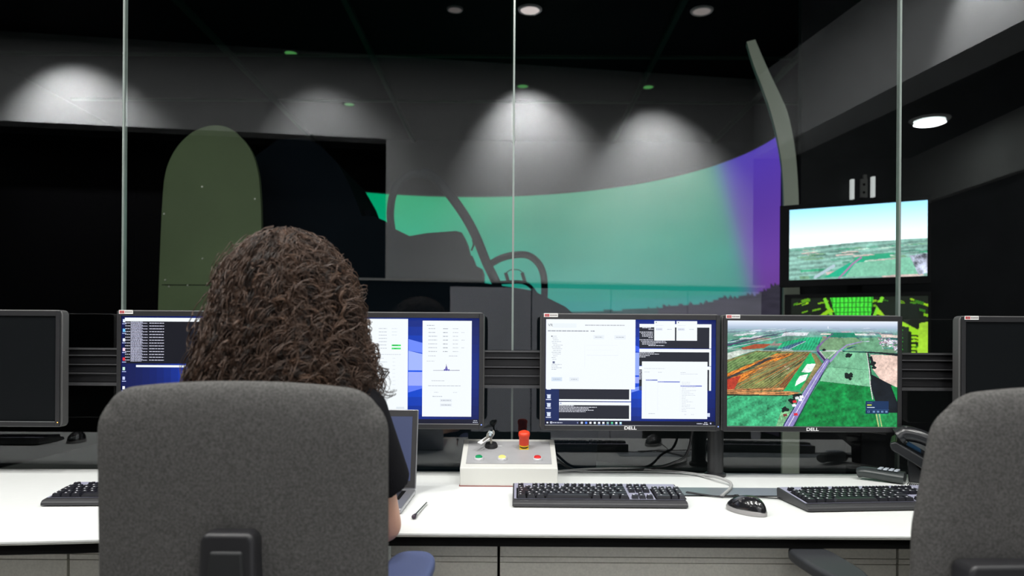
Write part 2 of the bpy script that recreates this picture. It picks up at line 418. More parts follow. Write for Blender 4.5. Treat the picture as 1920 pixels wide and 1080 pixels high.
# curved pale end rib of the dome
rib = [(1400, 78), (1412, 118), (1432, 170), (1447, 215), (1459, 265), (1467, 320), (1470, 390), (1470, 480), (1468, 640)]
ribr = [(1416, 74), (1440, 130), (1463, 178), (1478, 215), (1489, 268), (1495, 325), (1498, 390), (1499, 480), (1500, 640)]
L = [W(x, y, 5.15) for x, y in rib]; Rr = [W(x, y, 5.15) for x, y in ribr]
L = spline(L, 4); Rr = spline(Rr, 4)
L.append(Vector((L[-1].x, L[-1].y, 0.0))); Rr.append(Vector((Rr[-1].x, Rr[-1].y, 0.0)))
b = MB(); n = len(L); dv = Vector((0.02, 0.08, 0))
vs = [*L, *Rr, *[p + dv for p in L], *[p + dv for p in Rr]]
fs = []
for i in range(n - 1):
    fs += [(i, i + 1, n + i + 1, n + i), (2 * n + i, 3 * n + i, 3 * n + i + 1, 2 * n + i + 1), (i, 2 * n + i, 2 * n + i + 1, i + 1), (n + i, n + i + 1, 3 * n + i + 1, 3 * n + i)]
fs += [(0, n, 3 * n, 2 * n), (n - 1, 3 * n - 1, 4 * n - 1, 2 * n - 1)]
b.add(vs, fs); b.build('end_rib', mat('pale_rib', (0.40, 0.44, 0.37), 0.6), ds)
spot('rib_lamp', (1.0, 3.2, SC - 0.1), (1.85, 5.15, 2.5), 22, R(50), 0.6, (.95, 1, .92))  # spot without a fitting, added to brighten the end rib

# ------------------------------------------------------------------ cockpit replica (between glass and screen)
M_fus = mat('fuselage_dark', (0.0035, 0.006, 0.009), 0.9, spec=.02)
M_fin = mat('olive_panel', (0.075, 0.105, 0.052), 0.55, noise=(2, .12), spec=.2)
ck = thing('cockpit_replica', 'dark jet cockpit replica with open canopy frame silhouetted against the green screen', 'flight simulator')
def prof(pts, D0, D1, name, m, par, extra_floor=False, bevel=0.0):
    P = [W(x, y, D0) for x, y in pts]
    b = MB(); n = len(P)
    vs = [(p.x, D0, p.z) for p in P] + [(p.x, D1, p.z) for p in P]
    b.add(vs, [tuple(range(n)), tuple(range(2 * n - 1, n - 1, -1))] + [(i, n + i, n + (i + 1) % n, (i + 1) % n) for i in range(n)])
    return b.build(name, m, par, bevel=bevel, seg=3)
yb = W(960, 1055, 4.6).y
def dn(px): return (px, 643 + 1.155 * F / 4.6)
prof([dn(470), (470, 300), (520, 262), (570, 258), (600, 272), (632, 305), (655, 345), (668, 378), (678, 405), (700, 405), (722, 414), (738, 428), (800, 458), (850, 490), (880, 512), (905, 530), (1000, 545), (1060, 575), (1100, 610), (1130, 680), dn(1110)], 4.6, 5.5, 'fuselage', M_fus, ck)
prof([(765, 443), (800, 437), (855, 433), (866, 436), (873, 448), (880, 478), (886, 480), (892, 498), (905, 505), (905, 530), (880, 515), (850, 492), (800, 460)], 4.75, 5.1, 'seat_headrest', M_fus, ck)
prof([(674, 398), (692, 393), (697, 402), (690, 410), (676, 408)], 4.8, 5.0, 'ejection_handle', M_fus, ck)
def wtube(pts, D, r, name, par, m=M_fus):
    return MB().tube(spline([W(x, y, D) for x, y in pts], 6), r, 10).build(name, m, par, smooth=True)
wtube([(735, 432), (732, 408), (733, 385), (737, 365), (748, 342), (775, 325), (810, 330)], 4.75, 0.024, 'canopy_hoop', ck)
wtube([(790, 322), (815, 333), (845, 367), (873, 407), (893, 445), (912, 492), (932, 535), (940, 570)], 4.75, 0.031, 'canopy_frame', ck)
wtube([(921, 494), (940, 484), (965, 478), (990, 479), (1008, 492), (1018, 512), (1021, 540), (1019, 585)], 4.85, 0.023, 'windshield_frame', ck)
wtube([(884, 470), (888, 458), (886, 450)], 4.8, 0.006, 'grab_handle', ck)
wtube([(932, 530), (985, 531), (1012, 560)], 4.8, 0.012, 'glare_shield', ck)
prof([(945, 512), (951, 510), (957, 530), (951, 532)], 4.83, 4.86, 'sight_post', M_fus, ck)
prof([(976, 512), (982, 510), (988, 530), (982, 532)], 4.83, 4.86, 'sight_post', M_fus, ck)
wtube([(948, 512), (958, 506), (972, 506), (980, 511)], 4.845, 0.003, 'sight_hoop', ck)
# olive rounded panel standing left of the replica
fp = []
for (x, y) in [(293, 700), (297, 560), (301, 450), (305, 370), (310, 325), (322, 292), (342, 264), (368, 244), (400, 235), (432, 241), (456, 262), (472, 285), (482, 315), (487, 350), (490, 420), (490, 560), (490, 700)]:
    fp.append((x, y))
pn = thing('rounded_panel', 'olive green round-topped riveted panel standing behind the glass', 'panel')
Dp = 4.2
P = [Vector((p.x, 0, p.z)) for p in [W(x, y, Dp) for x, y in fp]]
P = spline(P, 4); P = [Vector((P[0].x, 0, 0.0))] + P + [Vector((P[-1].x, 0, 0.0))]
b = MB(); n = len(P); cxp = (P[0].x + P[-1].x) / 2
vs = [(p.x, Dp, p.z) for p in P] + [(p.x, Dp + .03, p.z) for p in P]
b.add(vs, [tuple(range(n)), tuple(range(2 * n - 1, n - 1, -1))] + [(i, n + i, n + (i + 1) % n, (i + 1) % n) for i in range(n)])
b.build('skin', M_fin, pn)
for (x, y) in [(308, 401), (478, 373), (310, 525), (317, 537), (352, 535), (389, 532), (425, 529), (460, 527), (380, 485), (379, 350)]:
    p = W(x, y, Dp); MB().cyl((p.x, Dp + .001, p.z), (p.x, Dp - 0.004, p.z), 0.006, 0.004, 10).build('rivet', mat('rivet', (.6, .6, .55), .3, metal=.8), pn)
b = MB(); p0 = W(297, 534, Dp); p1 = W(489, 526, Dp); b.span((p0.x + .02, Dp - .002, p0.z - .002), (p1.x - .02, Dp + .001, p0.z + .002)); b.build('seam', M_blackgap, pn)
spot('panel_lamp', (-1.6, 2.9, 2.6), (-1.95, 4.2, 1.4), 1.3, R(75), .9, (.85, 1, .68))  # unseen greenish spot, added to light the olive panel

# ------------------------------------------------------------------ wall television and console screen in the hall
def paint_canvas(w, h, base): 
    a = np.zeros((h, w, 3)); a[:] = base; return a
def fillpoly(img, pts, col, sx, sy, ox, oy, tex=0.0, seed=0, stripe=None):
    h, w, _ = img.shape
    px = [((x - ox) * sx) for x, y in pts]; py = [((y - oy) * sy) for x, y in pts]
    X, Y = np.meshgrid(np.arange(w) + .5, np.arange(h) + .5); ins = np.zeros((h, w), bool); n = len(pts); j = n - 1
    for i in range(n):
        c = ((py[i] > Y) != (py[j] > Y)) & (X < (px[j] - px[i]) * (Y - py[i]) / (py[j] - py[i] + 1e-9) + px[i])
        ins ^= c; j = i
    c = np.array(s2l(col))
    f = np.ones((h, w))
    if tex: f = f + tex * NOISE[seed % 4][:h, :w]
    if stripe:
        ang, per, amt = stripe; ph = (X * math.sin(ang) + Y * math.cos(ang)) / per
        f = f + amt * np.sin(ph * 2 * PI + 0.8 * NOISE[(seed + 1) % 4][:h, :w])
    img[ins] = (c[None, :] * np.clip(f, 0.15, 2.5)[ins][:, None])
def smooth_noise(h, w, cell, rs):
    g = rs.normal(size=(h // cell + 3, w // cell + 3)); ys = np.arange(h) / cell; xs = np.arange(w) / cell
    y0 = ys.astype(int); x0 = xs.astype(int); fy = (ys - y0)[:, None]; fx = (xs - x0)[None, :]
    return (g[y0][:, x0] * (1 - fy) * (1 - fx) + g[y0 + 1][:, x0] * fy * (1 - fx) + g[y0][:, x0 + 1] * (1 - fy) * fx + g[y0 + 1][:, x0 + 1] * fy * fx)
NOISE = [0.5 * smooth_noise(320, 520, 3 + k, rng) + .5 * smooth_noise(320, 520, 14, rng) + .3 * rng.normal(size=(320, 520)) for k in range(4)]
def line(img, pts, wd, col, sx, sy, ox, oy):
    h, w, _ = img.shape; X, Y = np.meshgrid(np.arange(w) + .5, np.arange(h) + .5)
    wds = wd if isinstance(wd, (list, tuple)) else [wd] * len(pts); c = np.array(s2l(col))
    for i in range(len(pts) - 1):
        ax, ay = (pts[i][0] - ox) * sx, (pts[i][1] - oy) * sy; bx, by = (pts[i + 1][0] - ox) * sx, (pts[i + 1][1] - oy) * sy
        t = np.clip(((X - ax) * (bx - ax) + (Y - ay) * (by - ay)) / ((bx - ax) ** 2 + (by - ay) ** 2 + 1e-9), 0, 1)
        d = np.hypot(X - ax - t * (bx - ax), Y - ay - t * (by - ay)); ww = (wds[i] * (1 - t) + wds[i + 1] * t) * sx / 2
        img[d < np.maximum(ww, 0.55)] = c
def img_sheet(img, x0, x1, z0, z1, y, name, m, par):
    h, w, _ = img.shape
    xs = np.linspace(x0, x1, w + 1); zs = np.linspace(z1, z0, h + 1)
    V = np.zeros(((h + 1) * (w + 1), 3)); XX, ZZ = np.meshgrid(xs, zs); V[:, 0] = XX.ravel(); V[:, 1] = y; V[:, 2] = ZZ.ravel()
    ii, jj = np.meshgrid(np.arange(w), np.arange(h)); a = (jj * (w + 1) + ii).ravel()
    Fq = np.stack([a + w + 1, a + w + 2, a + 1, a], 1).astype(np.int32)
    me = bpy.data.meshes.new(name); me.vertices.add(len(V)); me.vertices.foreach_set('co', V.ravel())
    me.loops.add(Fq.size); me.loops.foreach_set('vertex_index', Fq.ravel())
    me.polygons.add(len(Fq)); me.polygons.foreach_set('loop_start', np.arange(0, Fq.size, 4, dtype=np.int32))
    me.update(calc_edges=True)
    ca = me.color_attributes.new('Col', 'FLOAT_COLOR', 'CORNER')
    cc = np.ones((len(Fq), 4, 4)); cc[:, :, :3] = img.reshape(-1, 1, 3); ca.data.foreach_set('color', cc.ravel())
    me.materials.append(m)
    o = bpy.data.objects.new(name, me); C.objects.link(o); o.parent = par
    return o
M_screen = attr_emit('display_light', 1.0)

# TV: local frame, face towards -Y then turned
def tv_picture():
    w, h = 260, 134; im = paint_canvas(w, h, (0, 0, 0))
    for j in range(h):
        v = j / h
        c0 = np.array(s2l((150, 215, 246))); c1 = np.array(s2l((240, 252, 255)))
        k = min(1, v / 0.5); im[j, :] = c0 * (1 - k) + c1 * k
    A = (w / 100., h / 100., 0, 0)
    fillpoly(im, [(0, 55), (50, 51), (100, 50), (100, 101), (0, 101)], (120, 160, 150), *A, tex=.25, seed=1, stripe=(PI * .02, 9, .25))
    for k in range(60):
        y = 57 + 40 * (random.random() ** 1.3); x = random.random() * 100; l = 4 + (y - 50) * .5; t = .5 + (y - 55) * .09
        fillpoly(im, [(x, y), (x + l, y - 1.2), (x + l + 3, y + t - 1), (x + 1, y + t)], random.choice([(175, 200, 185), (90, 150, 130), (60, 150, 115), (190, 170, 165), (110, 150, 120), (70, 110, 100)]), *A, tex=.25, seed=k)
    fillpoly(im, [(26, 98), (44, 80), (52, 74), (60, 72), (44, 96)], (30, 160, 125), *A, tex=.1)
    fillpoly(im, [(50, 71), (74, 68), (75, 74), (48, 77)], (40, 150, 115), *A, tex=.1)
    fillpoly(im, [(50, 79), (92, 74), (96, 97), (42, 98)], (115, 175, 150), *A, tex=.15)
    fillpoly(im, [(88, 72), (100, 70), (100, 96), (94, 98)], (165, 170, 190), *A, tex=.8, seed=2)
    line(im, [(38, 99), (48, 80), (54, 72)], 1.3, (150, 110, 150), *A)
    line(im, [(20, 97), (34, 82)], 2.2, (160, 180, 190), *A)
    return im
tl = W(1480, 397, 5.0); TVD = 3.95
# corners from the photograph give its turn: right edge nearer
pL = W(1474, 462, 4.55); pR = W(1740, 445, 4.20)
tvw = (pR.xy - pL.xy).length; tva = math.atan2(pR.y - pL.y, pR.x - pL.x)
M_tvb = mat('tv_bezel', (.008, .008, .009), .8, spec=.1)
tv = thing('wall_television', 'large television showing pale sky over green fields, upper right behind the glass', 'television', ((pL.x + pR.x) / 2, (pL.y + pR.y) / 2, (W(1474, 462, 4.55).z + W(1740, 445, 4.2).z) / 2), tva)
hh = 0.213
tilt = math.atan2(0.0, 1)
img_sheet(tv_picture(), -tvw / 2 + .02, tvw / 2 - .003, -hh, hh, -0.012, 'picture', attr_emit('tv_light', 1.6), tv)
b = MB(); b.span((-tvw / 2 - .035, -0.010, -hh - .04), (tvw / 2 + .015, 0.05, hh + .028)); b.build('housing', M_tvb, tv, bevel=.006)
b = MB()
for s_ in ((-tvw / 2 - .035, -hh - .04, -tvw / 2 + .018, hh + .028), (tvw / 2 - .001, -hh - .04, tvw / 2 + .015, hh + .028), (-tvw / 2 + .018, -hh - .04, tvw / 2, -hh - .002), (-tvw / 2 + .018, hh + .002, tvw / 2, hh + .028)):
    b.span((s_[0], -0.018, s_[1]), (s_[2], -0.0105, s_[3]))
b.build('bezel', M_tvb, tv)
MB().span((-.04, 0.05, -1.75), (.04, .11, .1)).build('stand_post', M_black, tv)
MB().span((-.5, -0.06, -1.0 - (tv.location.z - 1.0) + .0), (.5, .26, -1.0 - (tv.location.z - 1.0) + .03)).build('stand_base', M_black, tv)
# console display below, glowing green
def console_picture():
    w, h = 170, 90; im = paint_canvas(w, h, s2l((6, 16, 4))); A = (w / 100., h / 100., 0, 0)
    for k in range(150):
        x = random.random() * 100; y = random.random() * 100; l = 2 + random.random() * 7; t = 1 + random.random() * 3.5
        g = random.random(); sl = (x - 48) * .06
        fillpoly(im, [(x, y), (x + l, y + sl * l * .25), (x + l, y + t + sl * l * .25), (x, y + t)], (int(40 + 130 * g), int(110 + 110 * g), 10), *A)
    fillpoly(im, [(30, 0), (62, 0), (60, 30), (34, 30)], (60, 200, 50), *A, stripe=(PI / 2, 5, .5), tex=.1)
    for yy in (8, 16, 24): line(im, [(31, yy), (61, yy)], .8, (30, 110, 20), *A)
    line(im, [(26, 2), (32, 34), (62, 34), (68, 2)], 2.5, (120, 210, 40), *A)
    line(im, [(10, 50), (30, 20)], 3, (140, 200, 20), *A); line(im, [(96, 60), (66, 24)], 4, (150, 210, 30), *A)
    fillpoly(im, [(62, 8), (92, 12), (94, 34), (70, 30)], (10, 22, 12), *A)
    fillpoly(im, [(76, 45), (87, 48), (87, 92), (76, 92)], (8, 26, 8), *A)
    for yy in range(50, 92, 6):
        fillpoly(im, [(89, yy), (92, yy), (92, yy + 3.5), (89, yy + 3.5)], (150, 210, 30), *A); fillpoly(im, [(78, yy + 2), (81, yy), (83, yy + 3), (79, yy + 5)], (60, 200, 60), *A)
    fillpoly(im, [(94, 42), (100, 40), (100, 90), (93, 90)], (165, 215, 50), *A, tex=.15)
    return im
cd = thing('console_display', 'screen of glowing green cockpit instruments below the large television', 'display', (tv.location.x, tv.location.y - .01, tv.location.z - .50), tva)
img_sheet(console_picture(), -tvw / 2 + .03, tvw / 2 - .003, -.19, .175, -0.014, 'picture', attr_emit('console_light', 1.2), cd)
MB().span((-tvw / 2 - .01, -0.010, -.21), (tvw / 2 + .015, 0.04, .20)).build('housing', M_tvb, cd, bevel=.005)
# bracket and two light bars above the TV
p = W(1620, 350, 5.2)
br = thing('wall_bracket', 'small grey wall bracket with two holes above the television', 'bracket', (p.x, p.y, p.z))
b = MB(); b.span((-.02, 0, -.075), (.025, .02, .055)); b.span((.0, 0, .055), (.02, .02, .085)); b.build('plate', mat('bracket_grey', (.10, .10, .10), .5), br)
for zz in (.015, -.04): MB().cyl((0, -.002, zz), (0, .001, zz), .009).build('hole', M_blackgap, br)
for px, py0, py1, lab in ((1597, 337, 374, 'short vertical white light bar left of the bracket'), (1636, 332, 370, 'short vertical white light bar right of the bracket')):
    a = W(px, py0, 5.2); c = W(px, py1, 5.2)
    o = MB().span((a.x - .010, 5.18, c.z), (a.x + .010, 5.21, a.z)).build('light_bar', mat('light_bar', (.5, .5, .5), .4, emis=(.45, .47, .47), estr=1.0)); tag(o, lab, 'light', 'light bars above the television')
MB().span((2.02, 5.24, 0), (3.9, 5.3, SC)).build('wall_behind_bracket', M_walldark)
struct(bpy.data.objects['wall_behind_bracket'])
for o in bpy.data.objects:
    if o.name == 'wall_behind_bracket': pass

# ------------------------------------------------------------------ desk
DZ = 0.74
def deskfront(x):
    t = min(1, max(0, (x + 1.25) / 1.0)); t = t * t * (3 - 2 * t)
    return 1.525 + (1.625 - 1.525) * t
xs = [-2.9 + i * 0.1 for i in range(0, 62)]
front = [(x, deskfront(x)) for x in xs]
DB = 2.405
out = front + [(xs[-1], DB), (xs[0], DB)]
dk = thing('desk', 'long white laminate control desk running along the glass', 'desk')
MB().prism(out, DZ - 0.006, DZ).build('worktop', M_desk, dk, bevel=.0015)
MB().prism([(x, y + .001) for x, y in front] + [(xs[-1], DB - .001), (xs[0], DB - .001)], DZ - .0085, DZ - 0.0062).build('edge_band', M_edge, dk)
MB().prism([(x, y + .006) for x, y in front] + [(xs[-1], DB - .004), (xs[0], DB - .004)], DZ - .030, DZ - 0.0087).build('underside', M_blackgap, dk)  # black stands in for the shadow gap beneath the desk edge
# sliding cable flap let into the worktop
fl = W(1262, 918, 2.10)
b = MB(); b.span((0.40, 2.045, DZ + .0003), (1.62, 2.155, DZ + .0012)); b.build('cable_flap', mat('flap_metal', (.36, .40, .43), .35, metal=.5), dk)
b = MB(); b.span((0.44, 2.033, DZ + .0003), (1.62, 2.0445, DZ + .0010)); b.build('flap_gap', M_blackgap, dk)
# cabinets under the desk
def cab(x0, x1, lab):
    t = thing('desk_cabinet', lab, 'cabinet', ((x0 + x1) / 2, 1.718, 0), 0, None)
    w_ = x1 - x0
    MB().span((-w_ / 2, 0.0, 0.0), (w_ / 2, .56, DZ - .032)).build('carcass', M_blackgap, t)
    MB().span((-w_ / 2 + .003, -.018, .669), (w_ / 2 - .003, -.001, .700)).build('top_rail', M_cab, t, bevel=.001)
    MB().span((-w_ / 2 + .003, -.018, .6565), (w_ / 2 - .003, -.001, .6675)).build('grip_strip', M_cab, t)
    MB().span((-w_ / 2 + .003, -.018, .36), (w_ / 2 - .003, -.001, .655)).build('drawer_front', M_cab, t, bevel=.001)
    MB().span((-w_ / 2 + .003, -.018, .06), (w_ / 2 - .003, -.001, .357)).build('drawer_front', M_cab, t, bevel=.001)
def cx(px): return (px - 957.5) * 1.70 / F
cab(-2.8, cx(128), 'taupe drawer cabinet under the desk at far left')
cab(cx(128), -0.80, 'taupe drawer cabinet under the desk left of the occupied chair')
cab(-0.275, cx(935), 'narrow taupe drawer cabinet under the desk, right of the seated person')
cab(cx(935), cx(1683), 'wide taupe drawer cabinet under the desk beneath the middle keyboard')
cab(cx(1683), 2.9, 'taupe drawer cabinet under the desk behind the empty chair')

# ------------------------------------------------------------------ tool rail and posts
zt = EYE - 14 * 2.385 / F; zb = zt - 0.120
rl = thing('equipment_rail', 'long black slotted aluminium rail behind the monitors', 'rail')
b = MB(); b.span((-2.9, 2.385, zb), (3.2, 2.405, zt)); b.build('back_plate', M_blackgap, rl)
b = MB()
for z0, z1 in ((zt - .006, zt), (zt - .026, zt - .022), (zt - .055, zt - .051), (zt - .083, zt - .079), (zb, zb + .010)):
    b.span((-2.9, 2.372, z0), (3.2, 2.3845, z1))
b.build('slats', mat('rail_lip', (.10, .10, .105), .35, metal=.4), rl)
b = MB()
for z0, z1 in ((zt - .022, zt - .008), (zt - .050, zt - .030), (zt - .078, zt - .059), (zb + .012, zb + .036)):
    b.span((-2.9, 2.379, z0), (3.2, 2.3847, z1))
b.build('channel_faces', M_rail, rl)
for x in (-2.75, 3.0):
    MB().span((x - .03, 2.37, DZ + .0005), (x + .03, 2.404, zb + .02)).build('support_foot', M_rail, rl)

# ------------------------------------------------------------------ monitors
MD = 2.28; MW, MH = 0.5505, 0.3585
def monitor(px0, py0, label, screen_fn, led=(0.2, 0.3, 1.0), sticker=True, grp='flat monitors on the desk'):
    """px0,py0: top-left outer corner in the photograph"""
    p = W(px0, py0, MD); cxm = p.x + MW / 2; cz = p.z - MH / 2
    t = thing('monitor', label, 'monitor', (cxm, MD, cz), 0, grp)
    w, h = MW / 2, MH / 2
    MB().prism([(-w + .012, -h), (w - .012, -h), (w - .004, -h + .003), (w, -h + .012), (w, h - .012), (w - .004, h - .003), (w - .012, h), (-w + .012, h), (-w + .004, h - .003), (-w, h - .012), (-w, -h + .012), (-w + .004, -h + .003)],
               -.040, -.004, Matrix.Rotation(PI / 2, 4, 'X')).build('housing', M_bezelgrey, t, bevel=.004)
    MB().span((-.14, .040, -.12), (.14, .062, .12)).build('rear_bulge', M_plast, t, bevel=.01)
    bz = MB(); il, ir, it, ib = w - .0155, w - .0155, h - .0185, h - .0185
    def rb(a, c, y0=-.006, y1=-.0002): bz.span((a[0], y0, a[1]), (c[0], y1, c[1]))
    e = .003
    rb((-w + e, -h + e), (-il, h - e)); rb((ir, -h + e), (w - e, h - e)); rb((-il, it), (ir, h - e)); rb((-il, -h + e), (ir, -ib))
    bz.build('bezel', M_bezel, t, bevel=.001)
    MB().span((-il, -.0066, -ib - .0022), (ir, -.0058, -ib - .0002)).build('silver_line', M_silver, t)
    sc = screen_fn(t, il, it)
    vs, fs = text_mesh('DELL', .0135, bold=.0004)
    tm = MB(); tm.add([(x * 1.25, -.0066, y - h + .0095) for x, y, z in vs], fs); tm.build('logo', mat('logo_white', (.8, .8, .8), .4, emis=(.8, .8, .8), estr=.15), t)
    MB().cyl((w - .0075, -.0068, -h + .0155), (w - .0075, -.0055, -h + .0155), .0016, n=10).build('power_light', mat('led_%d' % int(led[0] * 10), (0, 0, 0), .4, emis=led, estr=2.5), t)
    bb = MB()
    for k in range(4): bb.cyl((w - .0075, -.0064, -h + .028 + k * .010), (w - .0075, -.0055, -h + .028 + k * .010), .002, n=8)
    bb.build('menu_buttons', M_plast, t)
    if sticker:
        MB().span((-w + .010, -.0072, h - .0125), (-w + .053, -.0063, h - .0005)).build('asset_sticker', mat('sticker_white', (.75, .75, .73), .5), t, bevel=.0006)
        bk = t.children[-1]
        q = MB(); q.span((-w + .0125, -.0075, h - .0105), (-w + .0265, -.0073, h - .003)); q.build('red_block', mat('sticker_red', s2l((200, 45, 50)), .5), bk)
        q = MB(); q.span((-w + .015, -.0077, h - .0082), (-w + .024, -.00755, h - .0055))
        for k in range(6): q.span((-w + .0285 + k * .0038, -.0075, h - .0085), (-w + .0315 + k * .0038, -.0073, h - .0045))
        q.build('sticker_print', mat('sticker_ink', (.25, .22, .22), .5), bk)
    MB().span((-.05, .062, -.05), (.05, .074, .05)).build('mount_plate', M_plast, t)
    return t
class SB(MB):
    """flat display picture built of coloured rectangles; u,v in photo pixels of that display"""
    def setup(s, il, it, rect): s.il, s.it, s.r = il, it, rect; s.lay = 0; return s
    def P(s, px, py, y): x0, y0, x1, y1 = s.r; return (-s.il + (px - x0) / (x1 - x0) * 2 * s.il, y, s.it - (py - y0) / (y1 - y0) * 2 * s.it)
    def rect(s, x0, y0, x1, y1, col, dep=0):
        x0 = max(x0, s.r[0]); x1 = min(x1, s.r[2]); y0 = max(y0, s.r[1]); y1 = min(y1, s.r[3])
        if x1 <= x0 or y1 <= y0: return
        s.col = s2l(col); y = -.0012 - dep * .0002
        s.quad([s.P(x0, y1, y), s.P(x1, y1, y), s.P(x1, y0, y), s.P(x0, y0, y)])
    def poly(s, pts, col, dep=0):
        s.col = s2l(col); y = -.0012 - dep * .0002; s.quad([s.P(a, c, y) for a, c in reversed(pts)])
    def words(s, x, y, total, col, dep, h=1.2, seed=None, wmin=1.5, wmax=5.0):
        e = x + total
        while x < e:
            wd = random.uniform(wmin, wmax); s.rect(x, y, min(x + wd, e), y + h, col, dep); x += wd + random.uniform(.5, 1.1)
    def txt(s, t, x, y, size, col, dep):
        vs, fs = text_mesh(t, size * .0016, 'LEFT'); a = s.P(x, y, 0); s.col = s2l(col); y_ = -.0012 - dep * .0002
        s.add([(a[0] + v[0], y_, a[2] + v[1]) for v in vs], fs)
def wallpaper(s):
    x0, y0, x1, y1 = s.r; n = 24
    for i in range(n):
        for j in range(12):
            u = (i + .5) / n; v = (j + .5) / 12
            k = math.exp(-((u - .62) ** 2 * 9 + (v - .5) ** 2 * 5))
            c = (int(0 + 8 * k), int(14 + 70 * k), int(75 + 165 * k))
            s.rect(x0 + (x1 - x0) * i / n, y0 + (y1 - y0) * j / 12, x0 + (x1 - x0) * (i + 1) / n, y0 + (y1 - y0) * (j + 1) / 12, c)
WHITE = (246, 252, 255)
def scr_dark(t, il, it):
    return MB().span((-il, -.0012, -it), (il, -.0002, it)).build('screen', mat('screen_off', (.004, .005, .006), .5, spec=.12), t)
def scr_m1(t, il, it):
    s = SB().setup(il, it, (233, 594, 545, 792)); wallpaper(s)
    s.rect(239, 597, 420, 604, WHITE, 1); s.rect(239, 604, 420, 683, (7, 9, 22), 1)
    for k in range(14):
        y = 606.5 + k * 5.35
        s.words(240, y, 9, (215, 215, 235), 2, 1.3, wmin=2, wmax=3); s.words(250, y - 1.6, 22, (200, 205, 230), 2, 1.2, wmin=1, wmax=2.4); s.words(250, y + .2, 31, (215, 215, 240), 2, 1.3, wmin=1, wmax=2.4)
        s.words(250, y + 2.2, 20, (205, 205, 230), 2, 1.2, wmin=1, wmax=2.2); s.words(284, y, 27, (215, 215, 235), 2, 1.3, wmin=3, wmax=6)
    s.rect(260, 686, 420, 690, WHITE, 1)
    for k, c in enumerate([(230, 240, 255), (120, 200, 255), (235, 240, 255), (250, 215, 235), (225, 50, 60), (205, 240, 220), (200, 210, 250), (245, 248, 255)]):
        y = 600 + k * 18; s.rect(235.5, y, 240, y + 6, c, 3); s.rect(234.5, y + 8, 242, y + 9.3, (190, 200, 245), 3)
    s.rect(233, 785, 545, 792, (18, 22, 48), 2)
    return s.build('screen', M_screen, t)
def scr_m2(t, il, it):
    s = SB().setup(il, it, (583, 595, 898, 794)); wallpaper(s)
    s.poly([(767, 635), (793, 642), (793, 661), (767, 657)], (110, 140, 255), 1); s.poly([(767, 657), (793, 663), (793, 694), (767, 694)], (165, 185, 255), 1)
    s.rect(767, 697, 793, 723, (160, 175, 255), 1); s.poly([(767, 723), (793, 723), (793, 728), (767, 736)], (95, 125, 250), 1)
    s.rect(600, 597, 766, 774, WHITE, 1)
    for k in range(7): s.words(712, 615 + k * 6.2, 15, (170, 176, 190), 2, .9); 
    for k in range(3): s.words(736, 615 + k * 6, 10, (214, 224, 230), 2, .9)
    s.rect(736, 645.5, 753, 648.5, (60, 232, 110), 2); s.rect(736, 651.5, 753, 654.5, (60, 232, 110), 2); s.words(738, 646.4, 9, (20, 120, 50), 3, 1.2); s.words(741, 652.6, 5, (20, 120, 50), 3, 1.0)
    s.words(695, 664, 58, (190, 196, 208), 2, .8)
    for k in range(11): s.words(712, 671 + k * 7.1, random.choice((9, 13, 16)), (186, 192, 204), 2, .9); s.words(738, 671 + k * 7.1, 5, (222, 228, 232), 2, .8)
    s.rect(745, 763, 760, 767, (226, 234, 240), 2)
    s.rect(793, 600, 884, 781, WHITE, 1)
    s.words(801, 608.5, 14, (150, 156, 170), 2, 1)
    for k in range(7):
        y = 614.5 + k * 7.2; s.words(804, y, random.choice((9, 13, 16)), (160, 166, 180), 2, 1); s.words(831, y, 9, (130, 135, 150), 2, 1.1); s.words(849, y, 10, (180, 185, 195), 2, .9)
        if k % 2: s.words(865, y, 6, (190, 195, 205), 2, .9)
    s.words(804, 666, 14, (175, 180, 192), 2, .9); s.words(842, 666, 16, (175, 180, 192), 2, .9); s.words(801, 676, 14, (190, 195, 205), 2, .8)
    s.poly([(813, 693.6), (862, 693), (862, 694), (813, 694.2)], (120, 120, 150), 2); s.poly([(834, 694), (837.5, 683), (841, 694)], (120, 115, 190), 2)
    for xx in (833, 837, 841): s.rect(xx, 691.5, xx + 2.2, 694.4, (70, 60, 170), 3)
    s.poly([(837, 681.5), (837.4, 681.5), (837.6, 690), (836.8, 690)], (90, 90, 120), 3)
    s.words(810, 713, 24, (180, 186, 196), 2, .9); s.words(804, 722.5, 60, (170, 176, 188), 2, .9, wmin=4, wmax=8); s.words(815, 735, 8, (190, 195, 205), 2, .8); s.words(850, 735, 8, (190, 195, 205), 2, .8)
    s.words(812, 742.5, 18, (160, 166, 180), 2, 1)
    for yy in (750, 758.5): s.rect(826, yy - 2.5, 848, yy + 3.5, (234, 240, 246), 2); s.words(828, yy, 18, (150, 156, 172), 3, 1)
    s.rect(583, 786, 898, 794, (14, 17, 42), 2); s.words(888, 788, 7, (225, 230, 245), 3, 1); s.words(887, 791, 9, (225, 230, 245), 3, 1)
    s.poly([(700, 786), (704, 786), (704, 794), (700, 794)], (30, 36, 70), 3)
    return s.build('screen', M_screen, t)
